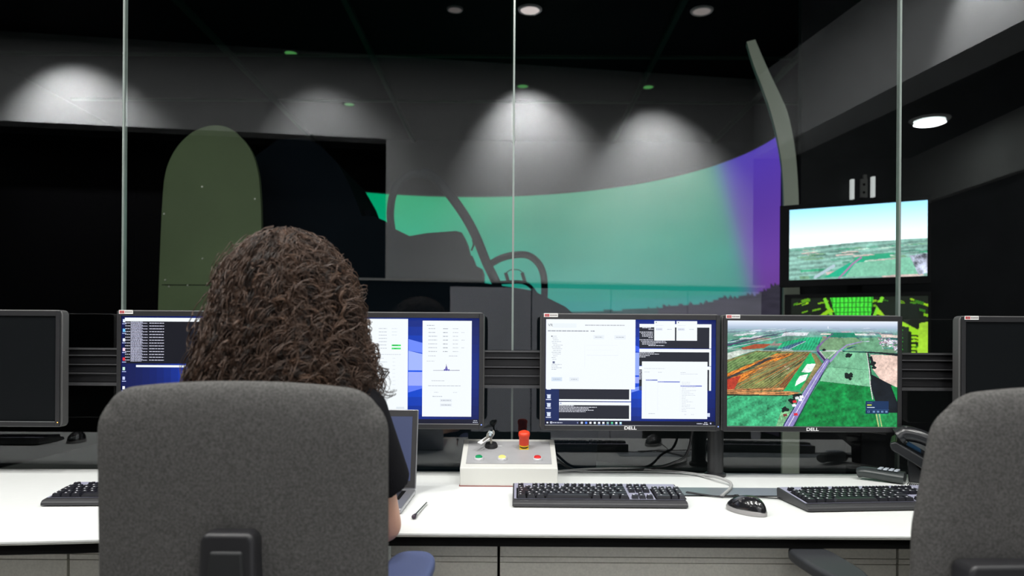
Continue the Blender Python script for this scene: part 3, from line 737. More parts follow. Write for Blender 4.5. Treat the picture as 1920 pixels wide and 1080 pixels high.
def scr_m3(t, il, it):
    s = SB().setup(il, it, (1023, 598, 1343, 797))
    # zoom coordinates: 4.32 per pixel from (1000,570)
    Z = lambda x, y: (1000 + x / 4.32, 570 + y / 4.32)
    wallpaper(s)
    def r(x0, y0, x1, y1, c, d): a = Z(x0, y0); e = Z(x1, y1); s.rect(a[0], a[1], e[0], e[1], c, d)
    def wd(x, y, l, c, d, h=1.0, **k): a = Z(x, y); s.words(a[0], a[1], l / 4.32, c, d, h, **k)
    r(830, 390, 862, 575, (150, 175, 250), 1); r(830, 588, 862, 640, (155, 170, 255), 1); s.poly([Z(830, 330), Z(862, 345), Z(862, 385), Z(830, 380)], (60, 100, 240), 1)
    s.poly([Z(800, 680), Z(884, 660), Z(884, 690), Z(800, 715)], (120, 150, 250), 1)
    # shell windows right
    r(862, 155, 1446, 182, WHITE, 1); r(862, 182, 1430, 353, (30, 34, 46), 1); r(1430, 182, 1446, 353, WHITE, 1)
    r(862, 358, 1446, 384, WHITE, 1); r(862, 384, 1430, 497, (30, 34, 46), 1); r(1430, 384, 1446, 497, WHITE, 1)
    r(862, 500, 1446, 527, WHITE, 1); r(862, 527, 1430, 695, (30, 34, 46), 1); r(1430, 527, 1446, 697, WHITE, 1)
    for k, (x, l) in enumerate([(885, 70), (935, 40), (862, 110), (876, 95), (884, 90), (884, 90), (935, 40), (862, 110), (876, 200), (884, 200), (884, 110), (935, 130)]):
        y = 184 + k * 11.6 + (11 if k > 1 else 0) + (0 if k < 7 else 6); wd(x, y, l, (225, 228, 240), 2, 1.2)
    for k, l in enumerate((120, 160, 85, 50)): wd(863, 386 + k * 12, l, (225, 228, 240), 2, 1.2)
    for k in range(6): wd(862, 535 + k * 13, 20, (210, 214, 235), 2, 1.6)
    for x0 in (982, 1162):
        r(x0, 130, x0 + 168, 290, WHITE, 3); r(x0 + 12, 138, x0 + 20, 146, (110, 115, 130), 4); r(x0 + 12, 187, x0 + 66, 208, (226, 232, 244), 4); wd(x0 + 16, 196, 46, (170, 176, 190), 5, .8); wd(x0 + 105, 196, 36, (180, 186, 198), 5, .8)
        wd(x0 + 12, 165, 60, (222, 226, 234), 4, .7)
    # file window
    r(884, 461, 1416, 928, WHITE, 4); wd(900, 517, 170, (205, 210, 220), 5, .8); wd(905, 546, 40, (190, 196, 208), 5, .8); wd(1015, 547, 30, (190, 196, 208), 5, .8); wd(1198, 548, 40, (190, 196, 208), 5, .8); wd(1198, 561, 140, (205, 210, 222), 5, .8)
    r(915, 608, 1010, 618, (120, 135, 205), 5); r(1013, 622, 1192, 631, (120, 135, 215), 5); r(1198, 655, 1371, 664, (110, 125, 210), 5)
    wd(917, 611, 50, (200, 205, 240), 6, .8); wd(1015, 625, 46, (200, 205, 240), 6, .8); wd(1200, 658, 120, (190, 195, 240), 6, .8)
    for k in range(19): wd(1208, 628 + k * 13.2, random.uniform(30, 125), (206, 212, 222), 5, .8)
    wd(940, 884, 55, (180, 186, 198), 5, .9); wd(1230, 890, 18, (200, 205, 215), 5, .8); wd(1285, 890, 24, (200, 205, 215), 5, .8)
    r(915, 605, 916, 870, (225, 230, 238), 5); r(1012, 605, 1013, 870, (225, 230, 238), 5); r(1195, 605, 1196, 870, (225, 230, 238), 5)
    # left lower shells
    r(104, 690, 212, 945, (16, 38, 92), 1)
    r(213, 690, 782, 773, (31, 34, 46), 2); r(213, 773, 797, 788, WHITE, 2); r(782, 690, 797, 788, WHITE, 2)
    r(213, 795, 797, 821, WHITE, 3); r(213, 821, 782, 932, (31, 34, 46), 3); r(213, 931, 797, 945, WHITE, 3); r(782, 821, 797, 932, WHITE, 3)
    r(220, 803, 232, 810, (110, 120, 190), 4)
    for k, l in enumerate((120, 310, 240, 280, 215)): wd(213, 823 + k * 12, l, (225, 228, 240), 4, 1.3)
    for y in (690, 735, 805, 880):
        r(112, y, 146, y + 6, (225, 232, 250), 4)
        if y > 700: r(116, y, 144, y + 32, (220, 230, 250), 4); r(106, y + 38, 148, y + 45, (225, 230, 250), 4)
    r(1416, 880, 1438, 910, (215, 225, 250), 4)
    # main application window
    r(104, 120, 829, 690, WHITE, 6)
    a = Z(120, 170); s.txt('VR', a[0], a[1], 7.5, (95, 100, 115), 7); r(160, 155, 350, 190, (238, 246, 250), 7)
    wd(420, 164, 320, (190, 194, 202), 7, 2.0, wmin=2, wmax=7); wd(118, 212, 330, (165, 170, 180), 7, 2.0, wmin=3, wmax=9); wd(466, 212, 32, (165, 170, 180), 7, 2.0)
    r(146, 256, 156, 264, (70, 76, 90), 8)
    for k in range(14): wd(150 + (k % 3) * 6, 258 + k * 14.5, random.uniform(30, 90), (180, 186, 198), 7, .9)
    r(158, 464, 176, 482, (110, 118, 150), 8)
    for k in range(4): wd(150, 488 + k * 13.5, random.uniform(30, 95), (175, 182, 196), 7, .9)
    for (x0, y0, x1, y1, c) in ((488, 248, 575, 282, (236, 243, 248)), (658, 248, 750, 282, (236, 243, 248)), (150, 594, 236, 626, (214, 228, 244)), (295, 594, 372, 626, (234, 241, 247))):
        r(x0, y0, x1, y1, c, 7); wd(x0 + 15, (y0 + y1) / 2 - 2, x1 - x0 - 30, (165, 172, 188), 8, 1)
    r(418, 325, 420, 510, (236, 242, 246), 7); r(435, 330, 690, 332, (238, 243, 246), 7); r(435, 370, 640, 372, (238, 243, 246), 7); r(435, 412, 690, 414, (226, 232, 238), 7)
    # task bar
    r(104, 948, 1478, 984, (14, 16, 34), 5); r(135, 950, 375, 978, (38, 44, 74), 6)
    r(112, 958, 126, 971, (230, 235, 250), 6); r(141, 956, 158, 971, (230, 235, 250), 7); r(146, 960, 153, 967, (30, 34, 60), 8); wd(163, 961, 78, (200, 205, 225), 7, 1.6)
    r(360, 958, 368, 970, (150, 160, 210), 7)
    for k, c in enumerate([(215, 220, 235), (90, 140, 255), (240, 240, 245), (235, 245, 255), (235, 240, 250), (240, 244, 250), (150, 190, 190), (90, 200, 150), (235, 250, 255), (200, 240, 255)]):
        x = 390 + k * 35; r(x, 956, x + 17, 973, c, 6)
        if k > 3: r(x - 2, 977, x + 20, 979.5, (110, 150, 240), 6)
    wd(1332, 963, 46, (215, 220, 235), 6, 1.6); wd(1392, 955, 24, (225, 228, 240), 6, 1.3); wd(1384, 968, 42, (225, 228, 240), 6, 1.4); r(1438, 958, 1450, 970, (190, 195, 225), 6)
    return s.build('screen', M_screen, t)
def landscape():
    w, h = 450, 284; ox, oy = 107, 130; sxx = w / (1465 - 107.); syy = h / (985 - 130.)
    A = (sxx, syy, ox, oy); im = paint_canvas(w, h, s2l((70, 150, 110)))
    def fp(pts, c, tex=.15, seed=0, stripe=None): fillpoly(im, pts, c, *A, tex=tex, seed=seed, stripe=stripe)
    for j in range(30):
        k = j / 14.; c = np.array(s2l((225, 238, 255))) * max(0, 1 - k) + np.array(s2l((120, 150, 170))) * min(1, k) if k < 1 else np.array(s2l((100, 140, 150))); im[j, :] = c
    fp([(107, 195), (1465, 195), (1465, 400), (107, 400)], (95, 150, 130), .2, 1)
    rs = random.Random(3)
    for k in range(150):
        v = rs.random(); y = 185 + 190 * v ** 1.4; x = rs.uniform(60, 1465); l = 40 + 140 * v; t = 3 + 18 * v
        fp([(x, y), (x + l, y - 4 * rs.random() - 3), (x + l + 20 * (1 if x > 780 else -1.2), y + t), (x + 30 * (-1 if x < 700 else .4), y + t + 2)], rs.choice([(70, 130, 120), (60, 160, 125), (165, 190, 180), (110, 150, 120), (150, 125, 120), (50, 100, 100), (200, 205, 205), (40, 90, 90), (85, 165, 140)]), .15, k)
    for j in range(44):
        k = max(0, .75 * (1 - j / 44.)); im[j] = im[j] * (1 - k) + np.array(s2l((205, 222, 245))) * k
    # far fields and distant colours
    fp([(560, 225), (760, 222), (740, 250), (540, 252)], (215, 220, 225), .1); fp([(1330, 235), (1465, 242), (1465, 262), (1340, 258)], (225, 210, 200), .1)
    fp([(900, 222), (1200, 225), (1130, 260), (900, 262)], (30, 130, 100), .1, 2); fp([(860, 228), (940, 228), (930, 240), (850, 240)], (225, 215, 205), .1)
    fp([(1120, 228), (1210, 228), (1205, 243), (1130, 243)], (215, 220, 215), .1)
    fp([(860, 270), (1130, 262), (1200, 300), (1010, 365), (830, 365)], (112, 150, 112), .15, 1)
    fp([(1150, 262), (1320, 262), (1350, 372), (1040, 375), (1200, 300)], (105, 160, 125), .15, 2)
    fp([(560, 300), (740, 262), (870, 262), (800, 365), (690, 365), (500, 360)], (35, 165, 115), .12, 1, (1.1, 7, .25))
    fp([(520, 355), (700, 292), (735, 292), (610, 362)], (60, 100, 125), .15, 1, (1.1, 6, .3)); line(im, [(505, 362), (600, 360), (732, 296)], 4, (190, 205, 215), *A)
    fp([(220, 350), (330, 320), (460, 318), (400, 352), (230, 366)], (165, 80, 50), .12, 1)
    fp([(107, 395), (200, 370), (330, 372), (240, 400), (107, 450)], (205, 215, 205), .15, 2)
    line(im, [(107, 330), (350, 270), (700, 195)], [16, 8, 3], (70, 65, 95), *A); line(im, [(107, 355), (350, 300), (640, 235)], [4, 3, 2], (215, 215, 235), *A); line(im, [(107, 310), (400, 245)], [5, 2], (190, 200, 220), *A)
    # brown ploughed field
    fp([(107, 450), (340, 375), (780, 380), (560, 700), (107, 735)], (120, 115, 70), .3, 1, (.60, 5, .4))
    fp([(107, 470), (330, 385), (560, 385), (230, 560), (107, 610)], (105, 135, 80), .25, 2, (.60, 6, .3))
    fp([(107, 560), (500, 395), (640, 395), (360, 530), (230, 620), (107, 680)], (210, 125, 45), .3, 0, (.62, 7, .3))
    fp([(107, 605), (220, 575), (160, 700), (107, 725)], (185, 60, 40), .35, 1)
    fp([(107, 590), (300, 500), (440, 425), (480, 425), (300, 525), (107, 610)], (60, 55, 55), .2, 1)
    fp([(230, 640), (420, 520), (700, 405), (735, 405), (560, 640), (250, 690)], (125, 130, 75), .3, 3, (.62, 5, .4))
    fp([(520, 660), (730, 400), (770, 385), (580, 690)], (130, 85, 50), .25, 1, (.8, 5, .3))
    fp([(107, 690), (560, 670), (560, 690), (160, 712), (600, 702), (700, 712), (600, 735), (107, 735)], (190, 130, 80), .4, 2, (PI * .02, 5, .5))
    fp([(560, 500), (590, 492), (610, 520), (580, 527)], (230, 215, 210), .1)
    P0 = (900, 330)
    for k in range(170):
        bx_ = rs.uniform(107, 640); by_ = rs.uniform(560, 700) if bx_ > 160 else rs.uniform(470, 700)
        t0 = rs.uniform(.0, .5); t1 = t0 + rs.uniform(.2, .5)
        q = lambda t: (bx_ + (P0[0] - bx_) * t, by_ + (P0[1] - by_) * t * 1.05)
        a_, b_ = q(t0), q(min(t1, .80))
        if b_[1] < 392: continue
        line(im, [a_, b_], [rs.uniform(2, 6), 1.5], rs.choice([(95, 80, 50), (165, 130, 80), (120, 145, 85), (70, 75, 50), (190, 120, 60), (150, 160, 110), (60, 55, 45)]), *A)
    # green wedge with white patches
    fp([(770, 385), (815, 470), (770, 560), (690, 690), (560, 695), (650, 560)], (25, 170, 95), .12, 1)
    fp([(745, 480), (812, 475), (812, 520), (760, 550), (700, 545)], (235, 245, 240), .1, 2); fp([(690, 575), (755, 560), (735, 610), (650, 660), (660, 620)], (240, 248, 244), .1, 1)
    fp([(810, 395), (870, 480), (860, 520), (740, 660), (700, 712), (690, 690), (760, 580), (815, 480), (780, 385)], (135, 125, 80), .35, 1)
    # right side fields
    fp([(830, 378), (985, 378), (910, 450)], (130, 175, 135), .15, 2)
    fp([(1000, 378), (1225, 385), (1235, 510), (1240, 660), (850, 615), (900, 500)], (115, 178, 140), .2, 3)
    fp([(890, 505), (1230, 520), (1250, 660), (850, 618)], (125, 190, 150), .15, 1)
    fp([(850, 618), (1250, 660), (1290, 790), (1330, 985), (620, 985)], (14, 128, 62), .3, 2, (.25, 24, .12))
    fp([(107, 740), (590, 735), (570, 860), (600, 985), (107, 985)], (60, 165, 115), .35, 1, (.5, 30, .2))
    fp([(540, 870), (640, 850), (570, 985), (500, 985)], (115, 170, 125), .3, 0)
    fp([(1250, 400), (1465, 405), (1465, 665), (1330, 600), (1270, 520)], (226, 198, 185), .06, 2)
    fp([(1260, 560), (1420, 645), (1465, 690), (1465, 870), (1400, 870), (1290, 780), (1250, 650)], (15, 22, 30), .3, 3)
    fp([(1415, 650), (1465, 665), (1465, 780)], (20, 150, 75), .1); fp([(1330, 870), (1465, 870), (1465, 985), (1330, 985)], (30, 140, 75), .25, 2)
    line(im, [(1222, 385), (1240, 500), (1250, 640), (1270, 760)], 8, (200, 205, 200), *A); line(im, [(1230, 385), (1250, 520), (1262, 600)], 10, (20, 30, 30), *A)
    line(im, [(1300, 885), (1320, 985)], 10, (180, 200, 130), *A); line(im, [(1325, 885), (1345, 985)], 8, (170, 190, 120), *A)
    fp([(1270, 500), (1240, 420), (1262, 412), (1295, 520)], (20, 30, 35), .1)
    line(im, [(1210, 380), (1340, 388), (1465, 400)], [10, 14, 22], (20, 35, 38), *A)
    line(im, [(930, 375), (1225, 385)], 3, (40, 90, 60), *A); line(im, [(920, 500), (1230, 525)], 2, (70, 130, 100), *A); line(im, [(850, 618), (1255, 662)], 3, (50, 120, 80), *A)
    # village
    for k in range(120):
        x = rs.uniform(1310, 1462); y = 270 + (x - 1310) * .35 + rs.uniform(-35, 45)
        if y < 262: y = 265
        fp([(x, y), (x + 12, y - 2), (x + 13, y + 5), (x + 1, y + 7)], rs.choice([(225, 210, 225), (150, 120, 150), (90, 120, 110), (190, 180, 210), (235, 235, 245)]), 0)
    # roads
    line(im, [(400, 372), (800, 376), (1000, 376)], 4, (205, 205, 205), *A)
    line(im, [(107, 360), (400, 372)], 2, (180, 190, 190), *A)
    line(im, [(950, 232), (880, 290), (828, 345), (835, 385), (895, 460)], [5, 9, 18, 22, 26], (120, 95, 150), *A)
    line(im, [(830, 380), (895, 455)], 9, (35, 30, 60), *A)
    line(im, [(1180, 295), (1060, 325), (1000, 372), (930, 455)], [7, 10, 13, 18], (150, 140, 190), *A)
    line(im, [(1180, 295), (1240, 292)], 4, (200, 200, 225), *A)
    line(im, [(850, 378), (900, 440), (975, 378)], 4, (220, 220, 225), *A)
    line(im, [(905, 455), (840, 560), (740, 730), (600, 985)], [42, 52, 66, 84], (30, 34, 90), *A); line(im, [(905, 455), (840, 560), (740, 730), (600, 985)], [34, 42, 52, 66], (140, 132, 190), *A)
    line(im, [(905, 455), (840, 560), (740, 730), (600, 985)], [3, 4, 5, 6], (225, 225, 240), *A)
    line(im, [(880, 470), (810, 565), (705, 735), (570, 985)], 4, (190, 190, 225), *A)
    line(im, [(930, 470), (870, 565), (790, 700), (640, 985)], 4, (25, 60, 50), *A)
    # trees
    for (x, y, rr) in ((1075, 408, 22), (1095, 400, 12), (1060, 416, 12), (1075, 575, 30), (1095, 560, 18), (1060, 560, 16), (1090, 598, 14), (880, 366, 14), (660, 740, 34), (630, 780, 30), (690, 735, 18), (572, 850, 30), (1270, 470, 22), (1280, 505, 18)):
        fp([(x + rr * (1 + .3 * rs.uniform(-1, 1)) * math.cos(a), y + rr * .75 * (1 + .4 * rs.uniform(-1, 1)) * math.sin(a)) for a in [i * PI / 6 for i in range(12)]], (14, 28, 26), .2, 1)
    for (x, y, c) in ((665, 755, (235, 240, 245)), (640, 815, (235, 240, 250)), (690, 770, (235, 240, 250)), (645, 785, (215, 40, 50)), (655, 888, (220, 40, 60)), (570, 895, (120, 50, 50)), (700, 745, (240, 240, 250))):
        fp([(x - 14, y - 8), (x + 16, y - 12), (x + 20, y + 8), (x - 10, y + 12)], c, .1)
    fp([(107, 728), (600, 733), (600, 742), (107, 742)], (40, 60, 40), .2); line(im, [(107, 770), (190, 735)], 5, (40, 60, 45), *A)
    fp([(907, 172), (915, 172), (915, 190), (907, 190)], (245, 250, 255), 0)
    for j in range(30):
        k = .97 * (1 - j / 30.) ** .8; im[j] = im[j] * (1 - k) + (np.array(s2l((238, 246, 255))) * (1 - j / 30.) + np.array(s2l((165, 185, 225))) * j / 30.) * k
    im[26:] *= np.clip(1 + .15 * NOISE[2][26:h, :w, None] + .12 * NOISE[0][26:h, :w, None], .4, 1.8) * 1.12
    # small dark panel of the program
    fp([(1216, 778), (1400, 778), (1400, 880), (1216, 880)], (20, 50, 92), 0)
    fp([(1226, 803), (1262, 803), (1262, 812), (1226, 812)], (200, 220, 60), 0); fp([(1226, 825), (1286, 825), (1286, 831), (1226, 831)], (210, 225, 245), 0); fp([(1228, 788), (1270, 788), (1270, 792), (1228, 792)], (100, 130, 170), 0)
    line(im, [(1216, 848), (1400, 848)], 2, (60, 95, 140), *A)
    for x in (1240, 1280, 1315, 1348, 1380): fp([(x - 9, 856), (x + 9, 856), (x + 9, 872), (x - 9, 872)], (110, 145, 190), 0)
    for x in (1240,): fp([(x - 6, 860), (x + 6, 860), (x + 6, 868), (x - 6, 868)], (20, 50, 92), 0)
    return im
def scr_m4(t, il, it): return img_sheet(landscape(), -il, il, -it, it, -.0014, 'screen', M_screen, t)
MTOP = {1: (219, 581), 2: (570.5, 583.5), 3: (1013.5, 587), 4: (1354, 589.5), 0: (-222, 579), 5: (1800, 592)}
monitor(*MTOP[0], 'black monitor, switched off, at the far left edge', scr_dark, led=(1.0, .5, .1), sticker=False)
monitor(*MTOP[1], 'monitor left of the curly hair showing a text console on blue', scr_m1)
monitor(*MTOP[2], 'monitor right of the curly hair showing two white form windows on blue', scr_m2, sticker=False)
monitor(*MTOP[3], 'monitor showing a white application window and overlapping console windows', scr_m3)
monitor(*MTOP[4], 'monitor showing an aerial view of green and brown fields with a road', scr_m4)
monitor(*MTOP[5], 'black monitor, switched off, at the far right edge with a label sticker', scr_dark, led=(1.0, .5, .1))
def pole(px, lab):
    x = W(px, 890, 2.335).x
    t = thing('monitor_post', lab, 'monitor stand', (x, 2.3465, DZ), 0, 'monitor posts')
    MB().lathe([(.031, 0.0005), (.033, .004), (.033, .010), (.026, .014)]).build('base_collar', M_plast, t, smooth=True)
    b = MB(); b.lathe([(.0245, .012), (.0245, .36)], n=32); b.build('tube', mat('post_grey', (.030, .031, .033), .4, metal=.3), t, smooth=True)
    b = MB(); b.span((-.28, .009, .27), (.28, .0245, .31)); b.build('cross_arm', M_plast, t, bevel=.004)
for px, lab in ((1343, 'thick black post between the two right-hand lit monitors'), (565, 'black monitor post hidden behind the seated person'), (-232, 'black monitor post beyond the left edge'), (2146, 'black monitor post beyond the right edge')):
    pole(px, lab)

# ------------------------------------------------------------------ keyboards
def keyboard_proto(label, grp):
    t = thing('keyboard', label, 'keyboard', (0, 0, 0), 0, grp)
    w, d = .4425, .166; h0, h1 = .016, .030
    slope = (h1 - h0) / d
    # body: side profile swept
    def zt_(y): return h0 + (y + d / 2) * slope
    b = MB()
    pr = [(-d / 2 - .004, .002), (-d / 2 - .003, .010), (-d / 2 + .004, h0 - .001), (-d / 2 + .014, zt_(-d / 2 + .014) - .001), (d / 2, h1), (d / 2 + .003, h1 - .006), (d / 2, .002)]
    M = Matrix(((0, 0, 1, 0), (1, 0, 0, 0), (0, 1, 0, 0), (0, 0, 0, 1)))
    b.prism(pr, -w / 2, w / 2, M)
    b.build('case', M_kbody, t, bevel=.002)
    deck = MB(); vs = [(-w / 2 + .004, -d / 2 + .018), (w / 2 - .004, -d / 2 + .018), (w / 2 - .004, d / 2 - .002), (-w / 2 + .004, d / 2 - .002)]
    deck.add([(x, y, zt_(y) + .0006) for x, y in vs], [(0, 1, 2, 3)]); deck.build('deck', M_kdeck, t)
    well = MB()
    K = MB(); Lg = MB(); u = .01905; ky = -d / 2 + .030
    def key(cx_, cy_, wk=1.0, hk=1.0, leg=True):
        W_ = wk * u - .0025; H_ = hk * u - .0025; z = zt_(cy_)
        Mx = Matrix.Translation((cx_, cy_, z)) @ Matrix.Rotation(math.atan(slope), 4, 'X')
        K.box((0, 0, .0048), (W_, H_, .0090), Mx, taper=.76 if wk < 1.5 else .88)
        if leg:
            K.mi = 1; K.box((-W_ * .16, H_ * .12, .0095), (.0042, .0034, .0004), Mx); K.mi = 0
    def wellr(x0, x1, y0, y1): 
        well.add([(x, y, zt_(y) + .0012) for x, y in ((x0, y0), (x1, y0), (x1, y1), (x0, y1))], [(0, 1, 2, 3)])
    X0 = -w / 2 + .012
    rows = [[1.25, 1.25, 1.25, 6.25, 1.25, 1.25, 1.25, 1.25], [1.25] + [1] * 11 + [2.75], [1.75] + [1] * 12 + [1.25], [1.5] + [1] * 12 + [1.5], [1] * 13 + [2]]
    for r_, row in enumerate(rows):
        x = X0
        for q, k in enumerate(row):
            key(x + k * u / 2, ky + r_ * u * .98, k, 1, leg=(k != 6.25)); x += k * u
    xe = X0 + 15 * u
    fy = ky + 5.35 * u * .98
    key(X0 + u / 2, fy, 1, .8)
    for g in range(3):
        for q in range(4): key(X0 + u * (2.5 + g * 4.5 + q), fy, 1, .8)
    nx = xe + .006
    for q in range(3):
        key(nx + u * (q + .5), fy, 1, .8); key(nx + u * (q + .5), ky + 4 * u * .98); key(nx + u * (q + .5), ky + 3 * u * .98); key(nx + u * (q + .5), ky)
    key(nx + u * 1.5, ky + u * .98)
    px_ = nx + 3 * u + .006
    for q in range(3):
        for r_ in range(1, 5): key(px_ + u * (q + .5), ky + r_ * u * .98)
    key(px_ + u, ky, 2); key(px_ + 2.5 * u, ky)
    key(px_ + 3.5 * u, ky + .5 * u, 1, 2); key(px_ + 3.5 * u, ky + 2.5 * u, 1, 2); key(px_ + 3.5 * u, ky + 4 * u * .98)
    wellr(X0 - .002, xe + .001, ky - u / 2 - .001, ky + 4.5 * u * .98 + .001); wellr(px_ - .002, px_ + 4 * u + .001, ky - u / 2 - .001, ky + 4.5 * u * .98 + .001)
    well.build('key_well', M_blackgap, t)
    K.build('keys', [M_key, M_legend], t, bevel=.0007, seg=1)
    return t
kg = 'desk keyboards'
k1 = keyboard_proto('black keyboard with a grey deck in the middle of the desk', kg)
p = W(1125, 928, 1.955); k1.location = (0.2255, 1.965, DZ + .0005); k1.rotation_euler.z = R(-.5)
kr = dup(k1, (.945, 1.953, DZ + .0005), R(6), 'black keyboard partly hidden by the empty right chair', kg)
kl = dup(k1, (-.955, 1.955, DZ + .0005), R(3), 'black keyboard partly hidden by the occupied chair', kg)
dup(k1, (-2.08, 1.88, DZ + .0005), R(0), 'keyboard before the switched-off left monitor, seen mirrored in the glass', kg)
# the right keyboard's cable flap etc. cables
def cable(pts, r, name, m, lab, cat='cable'):
    o = MB().tube(spline(pts, 10), r, 8).build(name, m, smooth=True); tag(o, lab, cat); return o
M_cabblk = mat('black_cable', (.012, .012, .014), .45); M_cabgry = mat('grey_cable', (.42, .42, .42), .5)
def dp(px, py, h=0.004):  # point on desk under a pixel
    D = (EYE - DZ - h) * F / ((py - VY) - ROLL * (px - 960)); return W(px, py, D)
def mouse_proto(label, grp):
    t = thing('computer_mouse', label, 'mouse', (0, 0, 0), 0, grp)
    def shell(f, z0, sc):
        b = MB(); nu, nv = 28, 12; vs = []
        for j in range(nv + 1):
            a = (PI / 2) * j / nv
            for i in range(nu):
                th = 2 * PI * i / nu
                x = .031 * math.cos(th) * (1 - .12 * math.cos(th + PI / 2) ** 2) * math.cos(a) ** .7 * sc
                y = .061 * math.sin(th) * math.cos(a) ** .8 * sc
                z = z0 + f * math.sin(a) * (1 - .25 * (y / .056) - .15 * (y / .056) ** 2)
                vs.append((x, y, z))
        fs = [(j * nu + i, j * nu + (i + 1) % nu, (j + 1) * nu + (i + 1) % nu, (j + 1) * nu + i) for j in range(nv) for i in range(nu)]
        fs.append(tuple(range(nu - 1, -1, -1))); b.add(vs, fs); return b
    shell(.034, .008, 1.0).build('shell', mat('glossy_black', (.012, .012, .014), .18, coat=.6), t, smooth=True)
    MB().lathe([(1, 0.0005), (1.0, .009), (.97, .0115)], Matrix.Diagonal((.0315, .061, 1, 1)), 32).build('base', mat('mouse_grey', (.30, .29, .29), .4), t, smooth=True)
    b = MB(); b.cyl((-.004, .033, .030), (.004, .033, .030), .008, n=16); b.build('wheel', M_plast, t)
    return t
m1 = mouse_proto('glossy black computer mouse right of the middle keyboard', 'computer mice')
p = dp(1401, 962, 0); m1.location = (p.x, p.y + .008, DZ + .0005); m1.rotation_euler.z = R(28)
dup(m1, (-1.77, 1.86, DZ + .0005), R(-10), 'mouse off the left edge, seen mirrored in the glass', 'computer mice')
cable([dp(1378, 938, .012), dp(1384, 930, .02), dp(1375, 929, .004), dp(1345, 930), dp(1320, 927), dp(1288, 922)], .0016, 'mouse_cable', M_cabblk, 'thin black mouse cable arching behind the middle keyboard')
cable([dp(1286, 923, .006), dp(1320, 928), dp(1360, 932), dp(1400, 931), dp(1450, 934), dp(1475, 934)], .0020, 'keyboard_cable', M_cabblk, 'thin black cable from the middle keyboard along the flap')
cable([dp(1045, 884, .0055), dp(1100, 880, .0055), dp(1180, 879, .0055), dp(1260, 884, .0055), dp(1318, 891, .007), dp(1345, 895, .015), dp(1368, 904, .010), dp(1370, 914, .0055), dp(1358, 926, .0055), dp(1353, 930, .0055)], .0046, 'grey_cable', M_cabgry, 'grey cable looping in front of the monitor post')
cable([dp(1046, 882), dp(1120, 884), dp(1200, 884), dp(1290, 888, .005), dp(1330, 897, .004)], .0018, 'thin_cable', M_cabgry, 'thin pale cable lying along the desk back edge')
cable([W(1044, 862, 2.36), dp(1080, 881, .004), dp(1150, 882, .004), dp(1215, 879, .008), W(1262, 868, 2.36), W(1288, 850, 2.36), W(1300, 800, 2.36)], .0042, 'black_cable', M_cabblk, 'black cable drooping from the monitor back to the desk')

# ------------------------------------------------------------------ control box
bx = thing('control_box', 'cream sloped control box with coloured push buttons on the desk', 'control box')
fl_ = dp(862, 912, 0); fr_ = dp(1045, 911, 0)
x0, x1 = fl_.x, fr_.x; yf = fl_.y; fh = .053; dep = .195; bh = .112
t = bx; t.location = ((x0 + x1) / 2, yf, DZ + .0005); hw = (x1 - x0) / 2
M = Matrix(((0, 0, 1, 0), (1, 0, 0, 0), (0, 1, 0, 0), (0, 0, 0, 1)))
MB().prism([(0, 0), (0, fh), (.006, fh + .003), (dep, bh), (dep, 0)], -hw, hw, M).build('housing', M_cream, t, bevel=.003)
MB().span((-hw - .002, -.002, 0), (hw + .002, dep + .002, .002)).build('foot_gasket', mat('gasket_red', (.25, .06, .05), .6), t)
sl = math.atan((bh - fh - .003) / (dep - .006))
FM = Matrix.Translation((0, .006, fh + .003)) @ Matrix.Rotation(sl, 4, 'X')
def onface(mb_fn, name, m, par=t, **k):
    b = MB(); mb_fn(b); b.v = [tuple(FM @ Vector(v)) for v in b.v]; return b.build(name, m, par, **k)
sd = math.hypot(dep - .006, bh - fh - .003)
onface(lambda b: b.span((-hw + .016, .018, .0004), (hw - .016, sd - .022, .0018)), 'face_plate', M_plate)
def button(cxp, cyp, col, nm, lab):
    def rg(b): b.lathe([(.0145, .0015), (.0145, .006), (.0132, .0090), (.0120, .0100), (.0108, .0088)], Matrix.Translation((cxp, cyp, 0)))
    r_ = onface(rg, 'push_button', mat('button_ring', (.72, .72, .74), .35, metal=.25), smooth=True); r_['label'] = lab
    def cp(b): b.lathe([(.0106, .004), (.0106, .0108), (.0096, .0118)], Matrix.Translation((cxp, cyp, 0)))
    c_ = onface(cp, 'cap', mat('cap_' + nm, col, .35), par=r_, smooth=True)
def fx(px): return (px - 953.5) / 183 * 2 * hw
button(fx(896), .046, s2l((0, 140, 85)), 'green', 'green push button')
button(fx(940.5), .046, s2l((238, 230, 130)), 'yellow', 'yellow push button')
button(fx(1008), .046, s2l((205, 40, 40)), 'red', 'red push button')
ex, ey = fx(983), .128
onface(lambda b: b.box((ex, ey, .003), (.027, .027, .0026)), 'legend_plate', mat('yellow_plate', s2l((245, 200, 30)), .4))
onface(lambda b: b.lathe([(.0125, .004), (.0125, .010)], Matrix.Translation((ex, ey, 0))), 'stop_collar', M_plast, smooth=True)
onface(lambda b: b.lathe([(.0150, .010), (.0150, .014)], Matrix.Translation((ex, ey, 0))), 'yellow_ring', mat('yellow_plate'), smooth=True)
es = onface(lambda b: b.lathe([(.0150, .014), (.0152, .037), (.0172, .042), (.0178, .048), (.0165, .053), (.011, .0560)], Matrix.Translation((ex, ey, 0))), 'emergency_stop_button', mat('stop_red', s2l((228, 66, 36)), .4), smooth=True); es['label'] = 'tall orange-red emergency stop button'
kx, ky_ = fx(918), .135
onface(lambda b: b.lathe([(.020, .002), (.020, .007), (.017, .013), (.012, .014)], Matrix.Translation((kx, ky_, 0))), 'key_switch', M_plast, smooth=True)
onface(lambda b: b.span((fx(931), .138, .002), (fx(940), .141, .0025)), 'switch_label', M_whitepl)
